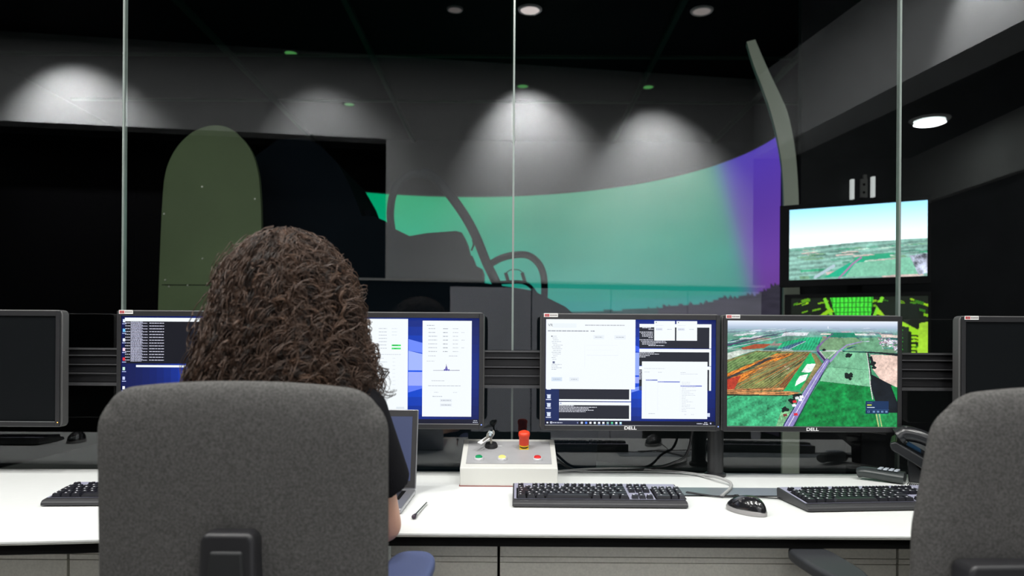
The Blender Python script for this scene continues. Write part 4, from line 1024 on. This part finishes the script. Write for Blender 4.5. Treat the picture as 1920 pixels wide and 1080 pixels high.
# keys and plastic tag in the switch
kb = thing('key_bunch', 'bunch of small keys with a clear plastic tag in the control box switch', 'keys', tuple(bx.matrix_basis.to_translation() + FM @ Vector((kx, ky_, .0145))))
def keyshape(name, m, R_):
    b = MB(); pts = [(.011 * math.cos(a), .011 * math.sin(a)) for a in [PI * .15 + i * (2 * PI - PI * .3) / 14 for i in range(15)]]
    pts = [(-y, x) for x, y in pts]
    b.prism([(x, y + .0) for x, y in pts] + [(.003, -.012), (.003, -.030), (0, -.034), (-.003, -.030), (-.003, -.012)][::-1], -.0011, .0011, R_); return b.build(name, m, kb, bevel=.0003)
keyshape('key', mat('key_steel', (.55, .53, .48), .3, metal=.8), Matrix.Translation((0, 0, .030)) @ Matrix.Rotation(R(78), 4, 'X') @ Matrix.Rotation(R(-12), 4, 'Y'))
keyshape('key', mat('key_steel'), Matrix.Translation((-.006, -.010, .020)) @ Matrix.Rotation(R(60), 4, 'Y') @ Matrix.Rotation(R(40), 4, 'X'))
MB().tube([(.010 * math.cos(a) - .004, -.006, .024 + .010 * math.sin(a)) for a in [i * PI / 8 for i in range(16)]], .0008, 6, True).build('key_ring', M_chrome, kb, smooth=True)
b = MB(); b.box((0, 0, 0), (.016, .042, .0035), Matrix.Translation((-.022, -.026, .010)) @ Matrix.Rotation(R(-38), 4, 'Z') @ Matrix.Rotation(R(18), 4, 'X') @ Matrix.Rotation(R(14), 4, 'Y')); b.build('tag', mat('clear_tag', (.75, .75, .76), .15, spec=.8), kb, bevel=.001)
b = MB(); b.box((0, 0, 0), (.014, .018, .006), Matrix.Translation((-.004, -.004, .028)) @ Matrix.Rotation(R(-35), 4, 'Z') @ Matrix.Rotation(R(50), 4, 'X')); b.build('blue_grey_fob', mat('fob', (.35, .42, .47), .3), kb, bevel=.002)

# ------------------------------------------------------------------ laptop and pen
lx1 = -.262; lw = .335; lp = thing('laptop', 'open silver laptop standing on the desk beside the seated person', 'laptop', (lx1 - lw / 2, 1.925, DZ + .0005), R(-1.0))
M_lap = mat('laptop_silver', (.42, .42, .45), .32, metal=.75)
MB().span((-lw / 2, -.125, .002), (lw / 2, .115, .014)).build('base', M_lap, lp, bevel=.003)
MB().span((-lw / 2 + .004, -.121, .0), (lw / 2 - .004, .111, .002)).build('feet_plate', M_plast, lp)
MB().span((-lw / 2 + .03, -.025, .0143), (lw / 2 - .022, .088, .0147)).build('keyboard_well', M_blackgap, lp)
K = MB()
for r_ in range(6):
    for q in range(15): K.box((-lw / 2 + .041 + q * .0182, -.016 + r_ * .0185, .0155), (.0155, .0155, .0018))
K.build('keys', M_key, lp)
MB().span((-.05, -.115, .0143), (.05, -.04, .0146)).build('touchpad', M_alu, lp)
LM = Matrix.Translation((0, .115, .014)) @ Matrix.Rotation(R(-12), 4, 'X')
b = MB(); b.add([], []); 
def lidspan(a, c, name, m, bevel=0, par=lp): return MB().span(a, c, LM).build(name, m, par, bevel=bevel)
lid = lidspan((-lw / 2, 0, 0), (lw / 2, .007, .218), 'lid', M_lap, .004)
lidspan((-lw / 2 + .0025, -.0012, .003), (lw / 2 - .0025, -.0002, .2155), 'bezel', mat('laptop_bezel', (.022, .022, .024), .5))
lidspan((-lw / 2 + .016, -.0022, .022), (lw / 2 - .016, -.0014, .198), 'screen', mat('laptop_screen', (.035, .045, .085), .3, emis=(.05, .06, .13), estr=.5))
p0 = dp(776, 969, .006); p1 = dp(800, 943, .004)
pen = thing('pen', 'slim silver pen with a dark clip lying right of the laptop', 'pen')
d_ = (p1 - p0).normalized()
MB().cyl(p0 + d_ * .02, p1, .0032, .0024, 12).build('barrel', M_chrome, pen, smooth=True)
MB().caps(p0, p0 + d_ * .022, .0058, .0040).build('grip', mat('pen_purple', (.03, .02, .035), .3), pen, smooth=True)

# ------------------------------------------------------------------ telephones
ph = thing('desk_phone', 'black desk telephone propped at an angle beside the empty right chair', 'telephone', (1.275, 2.30, DZ + .0005), R(62))
Mp = mat('phone_black', (.014, .015, .017), .25)
M = Matrix(((0, 0, 1, 0), (1, 0, 0, 0), (0, 1, 0, 0), (0, 0, 0, 1)))
MB().prism([(-.10, .004), (-.095, .022), (.080, .125), (.098, .118), (.092, .098), (-.06, .004)], -.10, .10, M).build('body', Mp, ph, bevel=.006)
MB().prism([(-.02, .0), (.03, .062), (.05, .074), (.045, .0)], -.07, .07, M).build('stand', Mp, ph, bevel=.004)
FMx = Matrix.Translation((0, -.095, .022)) @ Matrix.Rotation(math.atan(.103 / .175), 4, 'X')
pts = spline([FMx @ Vector(p) for p in [(-.074, .006, .012), (-.074, .020, .034), (-.074, .075, .050), (-.074, .14, .050), (-.074, .19, .034), (-.074, .202, .014)]], 6)
MB().tube(pts, [.021 + .009 * abs(2 * i / (len(pts) - 1) - 1) ** 2 for i in range(len(pts))], 14).build('handset', Mp, ph, smooth=True)
b = MB()
for r_ in range(4):
    for q in range(3): b.box((-.01 + q * .024, .03 + r_ * .020, .001), (.016, .012, .005), FMx)
b.build('keypad', mat('phone_key', (.10, .11, .13), .4), ph)
MB().span((-.025, .125, .0), (.075, .17, .002), FMx).build('display', mat('phone_display', (.02, .06, .12), .2), ph)
pts = []
for i in range(260):
    tt = i / 259; a = tt * 2 * PI * 26
    c = Vector((1.16 + .10 * tt, 2.18 - .03 * math.sin(tt * PI), DZ + .008)); pts.append(c + Vector((0, math.cos(a) * .0055, math.sin(a) * .0055)))
MB().tube(pts, .0014, 5).build('coiled_cord', M_cabblk, None, smooth=True); tag(bpy.data.objects['coiled_cord'], 'black coiled telephone cord lying before the desk phone', 'cord')
h2 = thing('telephone_handset', 'dark handset with a keypad lying left of the desk phone', 'handset', tuple(dp(1654, 903, 0)), R(-38))
pts = spline([(-.068, 0, .020), (-.05, 0, .024), (-.01, 0, .022), (.03, 0, .019), (.062, 0, .017)], 6)
b = MB(); n_ = len(pts)
b.tube(pts, [.015 + .005 * (i / n_) for i in range(n_)], 14); b.v = [(x, y * 1.35, max(.001, z)) for x, y, z in b.v]
b.build('body', mat('handset_grey', (.03, .037, .037), .3), h2, smooth=True)
b = MB()
for r_ in range(4):
    for q in range(3): b.box((-.004 + r_ * .015, -.014 + q * .014, .0405 - r_ * .0006), (.010, .009, .003))
b.build('keypad', mat('handset_keys', (.5, .55, .62), .4), h2)

# ------------------------------------------------------------------ office chairs
def chair(label, loc, rotz, padm, flare=0.0, pdy=0.0, pdz=0.0, bt=.036, bw=.046, bz=.862):
    t = thing('office_chair', label, 'chair', loc, rotz, 'grey office chairs')
    # backrest: local +Y faces the desk; backrest back surface at y=0
    def hwid(z):   # half width at height z
        return .2405 + .004 * math.cos((z - .8) * 4)
    zb_, zt2 = .56, 1.092
    nu, nv = 40, 40; b = MB(); vs = []
    def outline(u, v):  # u,v in -1..1 → rounded rectangle map
        e = .13
        x = u * .234; z = (zb_ + zt2) / 2 + v * (zt2 - zb_) / 2
        # top arch
        top = zt2 - .020 * abs(u) ** 2.2
        z = zb_ + (z - zb_) * (top - zb_) / (zt2 - zb_)
        # round the corners
        r = .062
        dx = abs(x) - (.234 - r); dz = (z - (top - r)) if v > 0 else ((zb_ + r) - z)
        if dx > 0 and dz > 0:
            m_ = max(dx, dz); L_ = math.hypot(dx, dz); k = m_ / L_
            x = math.copysign(.234 - r + dx * k, x); dz2 = dz * k
            z = (top - r + dz2) if v > 0 else (zb_ + r - dz2)
        x *= 1 + flare * max(0.0, min(1.0, (zt2 - .03 - z) / .20))
        return x, z
    for side in (0, 1):
        for j in range(nv + 1):
            for i in range(nu + 1):
                u = -1 + 2 * i / nu; v = -1 + 2 * j / nv
                u = math.copysign(1 - (1 - abs(u)) ** 1.4, u); v = math.copysign(1 - (1 - abs(v)) ** 1.4, v)
                x, z = outline(u, v)
                ed = (1 - abs(u) ** 7) * (1 - abs(v) ** 7)
                th_ = .028 * max(0, ed) ** .45 + .0
                bow = -.055 * (1 - (x / .234) ** 2) * .55
                y = .030 + bow * .5 + (-th_ if side == 0 else th_ * .9) + .03 * max(0, (z - .75)) * -1.2
                vs.append((x, y, z))
    n1 = (nu + 1) * (nv + 1); fs = []
    for j in range(nv):
        for i in range(nu):
            a = j * (nu + 1) + i; fs.append((a, a + 1, a + nu + 2, a + nu + 1)); fs.append((n1 + a, n1 + a + nu + 1, n1 + a + nu + 2, n1 + a + 1))
    b.add(vs, fs); o = b.build('backrest', M_fabric, t, smooth=True)
    wl = o.modifiers.new('w', 'WELD'); wl.merge_threshold = .0008
    me = o.data
    try:
        for e in me.edges: pass
    except Exception: pass
    # spine bracket on the rear
    b = MB()
    pr = [(-bt, bz), (bt, bz), (bt + .006, bz - .012), (bw, .70), (bw, .52), (-bw, .52), (-bw, .70), (-bt - .006, bz - .012)]
    b = MB()
    b.add([(x, -.050 - .012 * (.84 - z), z) for x, z in pr] + [(x, .0, z) for x, z in pr], [tuple(range(8)), tuple(range(15, 7, -1))] + [(i, 8 + i, 8 + (i + 1) % 8, (i + 1) % 8) for i in range(8)])
    b.build('spine_bracket', M_plast, t, bevel=.008, seg=3)
    pr = [(-bt + .010, bz - .026), (bt - .010, bz - .026), (bw - .012, .70), (bw - .012, .54), (-bw + .012, .54), (-bw + .012, .70)]
    b = MB(); b.add([(x, -.054 - .012 * (.84 - z), z) for x, z in pr] + [(x, -.04, z) for x, z in pr], [tuple(range(6)), tuple(range(11, 5, -1))] + [(i, 6 + i, 6 + (i + 1) % 6, (i + 1) % 6) for i in range(6)])
    b.build('bracket_cover', mat('cover_black', (.008, .009, .010), .6), t, bevel=.006, seg=3)
    MB().prism([(-.235, .06), (.235, .06), (.245, .2), (.235, .40), (.18, .455), (-.18, .455), (-.235, .40), (-.245, .2)], .425, .485).build('seat', M_fabric, t, bevel=.02, seg=4)
    MB().prism([(-.12, .12), (.12, .12), (.12, .36), (-.12, .36)], .385, .425).build('seat_mechanism', M_plast, t, bevel=.006)
    MB().tube([(0, -.03, .56), (0, -.02, .47), (0, .05, .41), (0, .14, .405)], .03, 10).build('back_arm', M_plast, t, smooth=True)
    for s_ in (-1, 1):
        ar = MB().tube(spline([(s_ * .12, .24, .41), (s_ * .235, .24, .405), (s_ * .262, .24, .46), (s_ * .252, .235 + pdy * .6, .60), (s_ * .240, .24 + pdy, .695 + pdz)], 6), .014, 10).build('arm_support', M_plast, t, smooth=True)
        b = MB(); pr = []
        for i in range(28):
            a = 2 * PI * i / 28; cx_ = math.copysign(abs(math.cos(a)) ** .75, math.cos(a)); sy_ = math.copysign(abs(math.sin(a)) ** .6, math.sin(a))
            pr.append((s_ * .235 + .047 * cx_ * (1 + .06 * sy_), .245 + pdy + .125 * sy_))
        b.prism(pr, .697 + pdz, .723 + pdz); b.build('arm_pad', padm, t, bevel=.009, seg=4)
    MB().cyl((0, .20, .12), (0, .20, .39), .025, n=20).build('gas_column', M_plast, t, smooth=True)
    for k in range(5):
        a = 2 * PI * k / 5 - PI / 2; e = Vector((math.cos(a) * .24, .20 + math.sin(a) * .24, .075)); c = Vector((0, .20, .12))
        lg = MB().cyl(c, e, .030, .017, 10).build('leg', M_plast, t, smooth=True)
        d2 = Vector((-math.sin(a), math.cos(a), 0)); q = MB()
        q.cyl(e + d2 * .006 + Vector((0, 0, -.045)), e + d2 * .022 + Vector((0, 0, -.045)), .028, n=16); q.cyl(e - d2 * .006 + Vector((0, 0, -.045)), e - d2 * .022 + Vector((0, 0, -.045)), .028, n=16); q.cyl(e, e + Vector((0, 0, -.04)), .008, n=8)
        q.build('caster', M_plast, lg)
    return t
ch1 = chair('grey fabric office chair with the curly-haired person sitting in it', (-.4325, 1.185, 0), 0, M_pad)
ch2 = chair('empty grey fabric office chair at the right edge', (.912, 1.19, 0), R(3.5), mat('arm_pad_black', (.024, .026, .030), .5), .13, .125, -.014, .215, .22, .822)

# ------------------------------------------------------------------ person
M_skin = mat('skin', s2l((228, 176, 150)), .55, noise=(30, .05))
M_shirt = mat('black_cotton', (.010, .010, .012), .9, bump=(400, .4), spec=.1)
M_jean = mat('dark_trousers', (.02, .022, .03), .9)
hx, hy = -.432, 1.405
def V(x, y, z): return Vector((x, y, z))
B = MB()
# torso
B.ell(V(hx, 1.40, .60), (.165, .12, .12)); B.ell(V(hx, 1.385, .74), (.135, .10, .14)); B.ell(V(hx, 1.375, .90), (.150, .10, .15)); B.ell(V(hx, 1.37, 1.00), (.165, .085, .085))
B.caps(V(hx - .135, 1.375, 1.018), V(hx + .135, 1.375, 1.018), .044, .044)
B.caps(V(hx, 1.38, 1.02), V(hx, 1.405, 1.14), .058, .050)
# head
B.ell(V(hx, hy, 1.235), (.074, .094, .098)); B.ell(V(hx, hy + .032, 1.185), (.056, .066, .072)); B.ell(V(hx, hy + .075, 1.150), (.026, .022, .020))
B.caps(V(hx, hy + .092, 1.235), V(hx, hy + .108, 1.198), .008, .0125); B.ell(V(hx, hy + .100, 1.167), (.022, .007, .005)); B.ell(V(hx, hy + .098, 1.159), (.018, .007, .005))
for s_ in (-1, 1):
    B.ell(V(hx + s_ * .076, hy + .0, 1.205), (.007, .018, .030)); B.ell(V(hx + s_ * .032, hy + .083, 1.243), (.018, .008, .005))
    B.ell(V(hx + s_ * .010, hy + .100, 1.196), (.007, .008, .006)); B.ell(V(hx + s_ * .04, hy + .06, 1.19), (.022, .02, .02))
# arms and hands
def hand(wr, dirv, side):
    f = dirv.normalized(); up = V(0, 0, 1); sd_ = f.cross(up).normalized() * side  # towards the little finger
    pc = wr + f * .045
    Mh = Matrix((sd_, f, up)).transposed()
    B.ell(pc, (.040, .050, .014), Mh); B.caps(wr - f * .01, wr + f * .02, .024, .024)
    for k, (off, ln, r_) in enumerate(((-.030, .068, .0082), (-.010, .076, .0085), (.011, .070, .0082), (.030, .055, .0072))):
        b0 = wr + f * (.080 - .006 * abs(k - 1)) + sd_ * off + up * .002; b1 = b0 + f * ln * .42 + up * .010; b2 = b1 + f * ln * .33 - up * .008; b3 = b2 + f * ln * .20 - up * .012
        B.caps(b0 - f * .02, b1, r_ * 1.1, r_, n=10); B.caps(b1, b2, r_, r_ * .92, n=10); B.caps(b2, b3, r_ * .92, r_ * .8, n=10)
    t0 = wr + f * .022 - sd_ * .028; t1 = t0 + f * .030 - sd_ * .022 - up * .002; t2 = t1 + f * .030 - sd_ * .004 - up * .004
    B.caps(t0, t1, .0125, .010, n=10); B.caps(t1, t2, .010, .0082, n=10)
shR = V(hx + .148, 1.385, 1.020); elR = V(-.258, 1.515, .785); wrR = V(-.36, 1.745, .785)
shL = V(hx - .148, 1.385, 1.020); elL = V(-.655, 1.50, .790); wrL = V(-.55, 1.745, .785)
for sh, el, wr in ((shR, elR, wrR), (shL, elL, wrL)):
    md = sh.lerp(el, .5)
    B.caps(sh, md, .047, .040); B.caps(md, el, .040, .036); B.ell(el, (.036, .036, .036))
    m2 = el.lerp(wr, .35); B.caps(el, m2, .035, .034); B.caps(m2, wr, .034, .024)
hand(wrR, V(-.05, .25, -.01), 1); hand(wrL, V(.05, .25, -.01), -1)
# legs
for s_ in (-1, 1):
    hp = V(hx + s_ * .09, 1.42, .565); kn = V(hx + s_ * .08, 1.84, .56); an = V(hx + s_ * .08, 1.80, .11)
    B.caps(hp, kn, .078, .056); B.caps(kn, kn.lerp(an, .35), .056, .055); B.caps(kn.lerp(an, .35), an, .055, .036); B.caps(V(an.x, an.y - .02, .06), V(an.x, an.y + .15, .045), .042, .032)
body = B.build('person', M_skin, smooth=True)
rm = body.modifiers.new('r', 'REMESH'); rm.mode = 'VOXEL'; rm.voxel_size = .0045; rm.use_smooth_shade = True
sm = body.modifiers.new('s', 'SMOOTH'); sm.factor = .5; sm.iterations = 4
tag(body, 'person with long curly brown hair and black t-shirt, seated with back turned', 'person')
T = MB()
T.ell(V(hx, 1.40, .61), (.178, .132, .125)); T.ell(V(hx, 1.388, .74), (.150, .114, .15)); T.ell(V(hx, 1.378, .90), (.166, .112, .16)); T.ell(V(hx, 1.372, 1.00), (.172,.098,.088))
T.caps(V(hx - .13, 1.378, 1.018), V(hx + .13, 1.378, 1.018), .058, .058); T.caps(V(hx, 1.378, 1.03), V(hx, 1.385, 1.078), .075, .060)
for sh, el in ((shR, elR), (shL, elL)):
    sgn = 1 if sh.x > hx else -1
    m_ = sh.lerp(el, .60) + V(sgn * .010, 0, 0); T.cyl(sh + V(0, 0, .0), m_, .056, .062, 24); T.ell(sh, (.057, .057, .057))
ts = T.build('tshirt', M_shirt, body, smooth=True)
rm = ts.modifiers.new('r', 'REMESH'); rm.mode = 'VOXEL'; rm.voxel_size = .005; rm.use_smooth_shade = True
sm = ts.modifiers.new('s', 'SMOOTH'); sm.factor = .5; sm.iterations = 6
J = MB(); J.ell(V(hx, 1.40, .585), (.180, .137, .115))
for s_ in (-1, 1):
    hp = V(hx + s_ * .09, 1.42, .565); kn = V(hx + s_ * .08, 1.84, .56); an = V(hx + s_ * .08, 1.80, .13); J.caps(hp, kn, .086, .064); J.caps(kn, an, .064, .052)
jo = J.build('trousers', M_jean, body, smooth=True)
rm = jo.modifiers.new('r', 'REMESH'); rm.mode = 'VOXEL'; rm.voxel_size = .007; rm.use_smooth_shade = True
Sh = MB()
for s_ in (-1, 1): an = V(hx + s_ * .08, 1.80, .11); Sh.caps(V(an.x, an.y - .025, .05), V(an.x, an.y + .16, .045), .050, .042)
Sh.build('shoes', M_black, body, smooth=True)
# eyes and lips
E = MB()
for s_ in (-1, 1): E.ell(V(hx + s_ * .031, hy + .085, 1.232), (.013, .008, .006))
E.build('eyes', mat('eye_dark', (.05, .03, .02), .2), body, smooth=True)
# curly hair: thousands of wavy strands over a cap
HC = V(-.4270, 1.412, 0)
prof_h = [(1.362, .008), (1.356, .034), (1.344, .060), (1.326, .082), (1.296, .103), (1.246, .120), (1.196, .130), (1.146, .141), (1.096, .154), (1.04, .165), (.95, .16)]
def hw_(z):
    if z >= prof_h[0][0]: return .01
    for (a, wa), (b_, wb) in zip(prof_h, prof_h[1:]):
        if z >= b_: return wa + (wb - wa) * (a - z) / (a - b_)
    return prof_h[-1][1]
def hair_mesh():
    rs = np.random.default_rng(5); VV = []; FF = []; CC = []; base = 0; n = 3
    NP = 96
    for c in range(1300):
        phi = rs.uniform(0, 2 * PI)
        # keep the face free (front is +y)
        f = 1 - .42 * rs.random() ** 1.6
        z0 = 1.362 - (.17 * rs.random() ** 2.4)
        front = math.sin(phi)
        zend = rs.uniform(1.00, 1.09) if front < .35 else rs.uniform(.98, 1.10)
        if front > .55 and abs(math.cos(phi)) < .8:
            z0 = max(z0, 1.33); zend = z0 - rs.uniform(.03, .08)
            if front > .8: zend = max(zend, 1.29)
        amp = rs.uniform(.0050, .0110); per = rs.uniform(.026, .046); q1, q2, q3 = rs.uniform(0, 6.28, 3); lat = rs.normal() * .010; ph0 = rs.uniform(0, 2 * PI); hand_ = rs.choice((-1, 1)); drift = rs.normal() * .25
        tone = rs.random(); L_ = z0 - zend; fly = rs.random() < .13
        ns = 7
        wisp = c % 4 == 3
        if wisp: ns = 2; f = rs.uniform(.97, 1.09); amp = rs.uniform(.006, .014); tone = .7
        for k in range(ns):
            dph = rs.normal(size=3) * .0030; rad = rs.uniform(.0005, .0011); pj = rs.normal() * .30; dl = rs.uniform(-.012, .02)
            t = np.linspace(0, 1, NP); z = z0 - (L_ + dl) * t; phis = phi + drift * t + .12 * np.sin(t * 5 + ph0)
            # start closer to the scalp, swell out to the shell
            ff = (f * (0.86 + .14 * np.minimum(1, t * 4))) 
            if fly: ff = ff + .07 * t ** 2 + .02 * (z < 1.3)
            r = np.array([hw_(q) for q in z]) * ff
            x = np.cos(phis) * r; y = np.sin(phis) * r * .95
            y = y - .01
            s_ = np.concatenate([[0], np.cumsum(np.sqrt(np.diff(x) ** 2 + np.diff(y) ** 2 + np.diff(z) ** 2))])
            am = amp * np.minimum(1, .2 + s_ / .12) * (.75 + .5 * np.sin(s_ * 47 + q1)); a = 2 * PI * s_ / per * hand_ + ph0 + pj + 1.1 * np.sin(s_ * 26 + q2)
            x = x + lat * np.sin(s_ * 22 + q3)
            P_ = np.stack([HC.x + x + dph[0] + am * np.cos(a) * np.sin(phis + 1.57) * 1.0 + am * np.sin(a) * .5, HC.y + y + dph[1] + am * np.cos(a) * .8, z + dph[2] + am * np.sin(a)], 1)
            P_[:, 0] += -am * np.sin(phis) * np.cos(a) * .6
            T_ = np.gradient(P_, axis=0); T_ /= np.linalg.norm(T_, axis=1)[:, None] + 1e-9
            ref = np.array([.3, .2, 1.0]); X_ = np.cross(T_, ref); X_ /= np.linalg.norm(X_, axis=1)[:, None] + 1e-9; Y_ = np.cross(T_, X_)
            rr = rad * np.minimum(1, (1 - t) * 5 + .15)
            ring = np.zeros((NP, n, 3))
            for j in range(n):
                an = 2 * PI * j / n; ring[:, j] = P_ + (X_ * math.cos(an) + Y_ * math.sin(an)) * rr[:, None]
            VV.append(ring.reshape(-1, 3))
            i_ = np.arange(NP - 1)[:, None] * n; j_ = np.arange(n)[None, :]; a0 = (i_ + j_).ravel(); a1 = (i_ + (j_ + 1) % n).ravel()
            FF.append(np.stack([a0, a1, a1 + n, a0 + n], 1) + base); base += NP * n
            col = np.array([.058, .032, .021]) * (.22 + 1.4 * tone ** 1.5) + np.array([.150, .080, .042]) * max(0, tone - .62)
            CC.append(np.tile(np.append(col * rs.uniform(.8, 1.2), 1), (NP * n, 1)))
    V_ = np.concatenate(VV); F_ = np.concatenate(FF).astype(np.int32); C_ = np.concatenate(CC)
    me = bpy.data.meshes.new('hair'); me.vertices.add(len(V_)); me.vertices.foreach_set('co', V_.ravel())
    me.loops.add(F_.size); me.loops.foreach_set('vertex_index', F_.ravel()); me.polygons.add(len(F_)); me.polygons.foreach_set('loop_start', np.arange(0, F_.size, 4, dtype=np.int32))
    me.polygons.foreach_set('use_smooth', np.ones(len(F_), bool)); me.update(calc_edges=True)
    ca = me.color_attributes.new('Col', 'FLOAT_COLOR', 'POINT'); ca.data.foreach_set('color', C_.ravel())
    m = bpy.data.materials.new('curly_hair'); m.use_nodes = True; nt = m.node_tree; bs = nt.nodes['Principled BSDF']
    at = nt.nodes.new('ShaderNodeAttribute'); at.attribute_name = 'Col'; nt.links.new(at.outputs['Color'], bs.inputs['Base Color']); bs.inputs['Roughness'].default_value = .5; bs.inputs['Specular IOR Level'].default_value = .5
    me.materials.append(m); o = bpy.data.objects.new('hair', me); C.objects.link(o); o.parent = body
hair_mesh()
cp = MB(); cp.ell(V(hx, hy, 1.240), (.084, .094, .098), n=28, k=18); cp.ell(V(hx, hy - .045, 1.12), (.105, .06, .13), n=24)
cp.build('hair_underlayer', mat('hair_dark', (.018, .010, .007), .8), body, smooth=True)
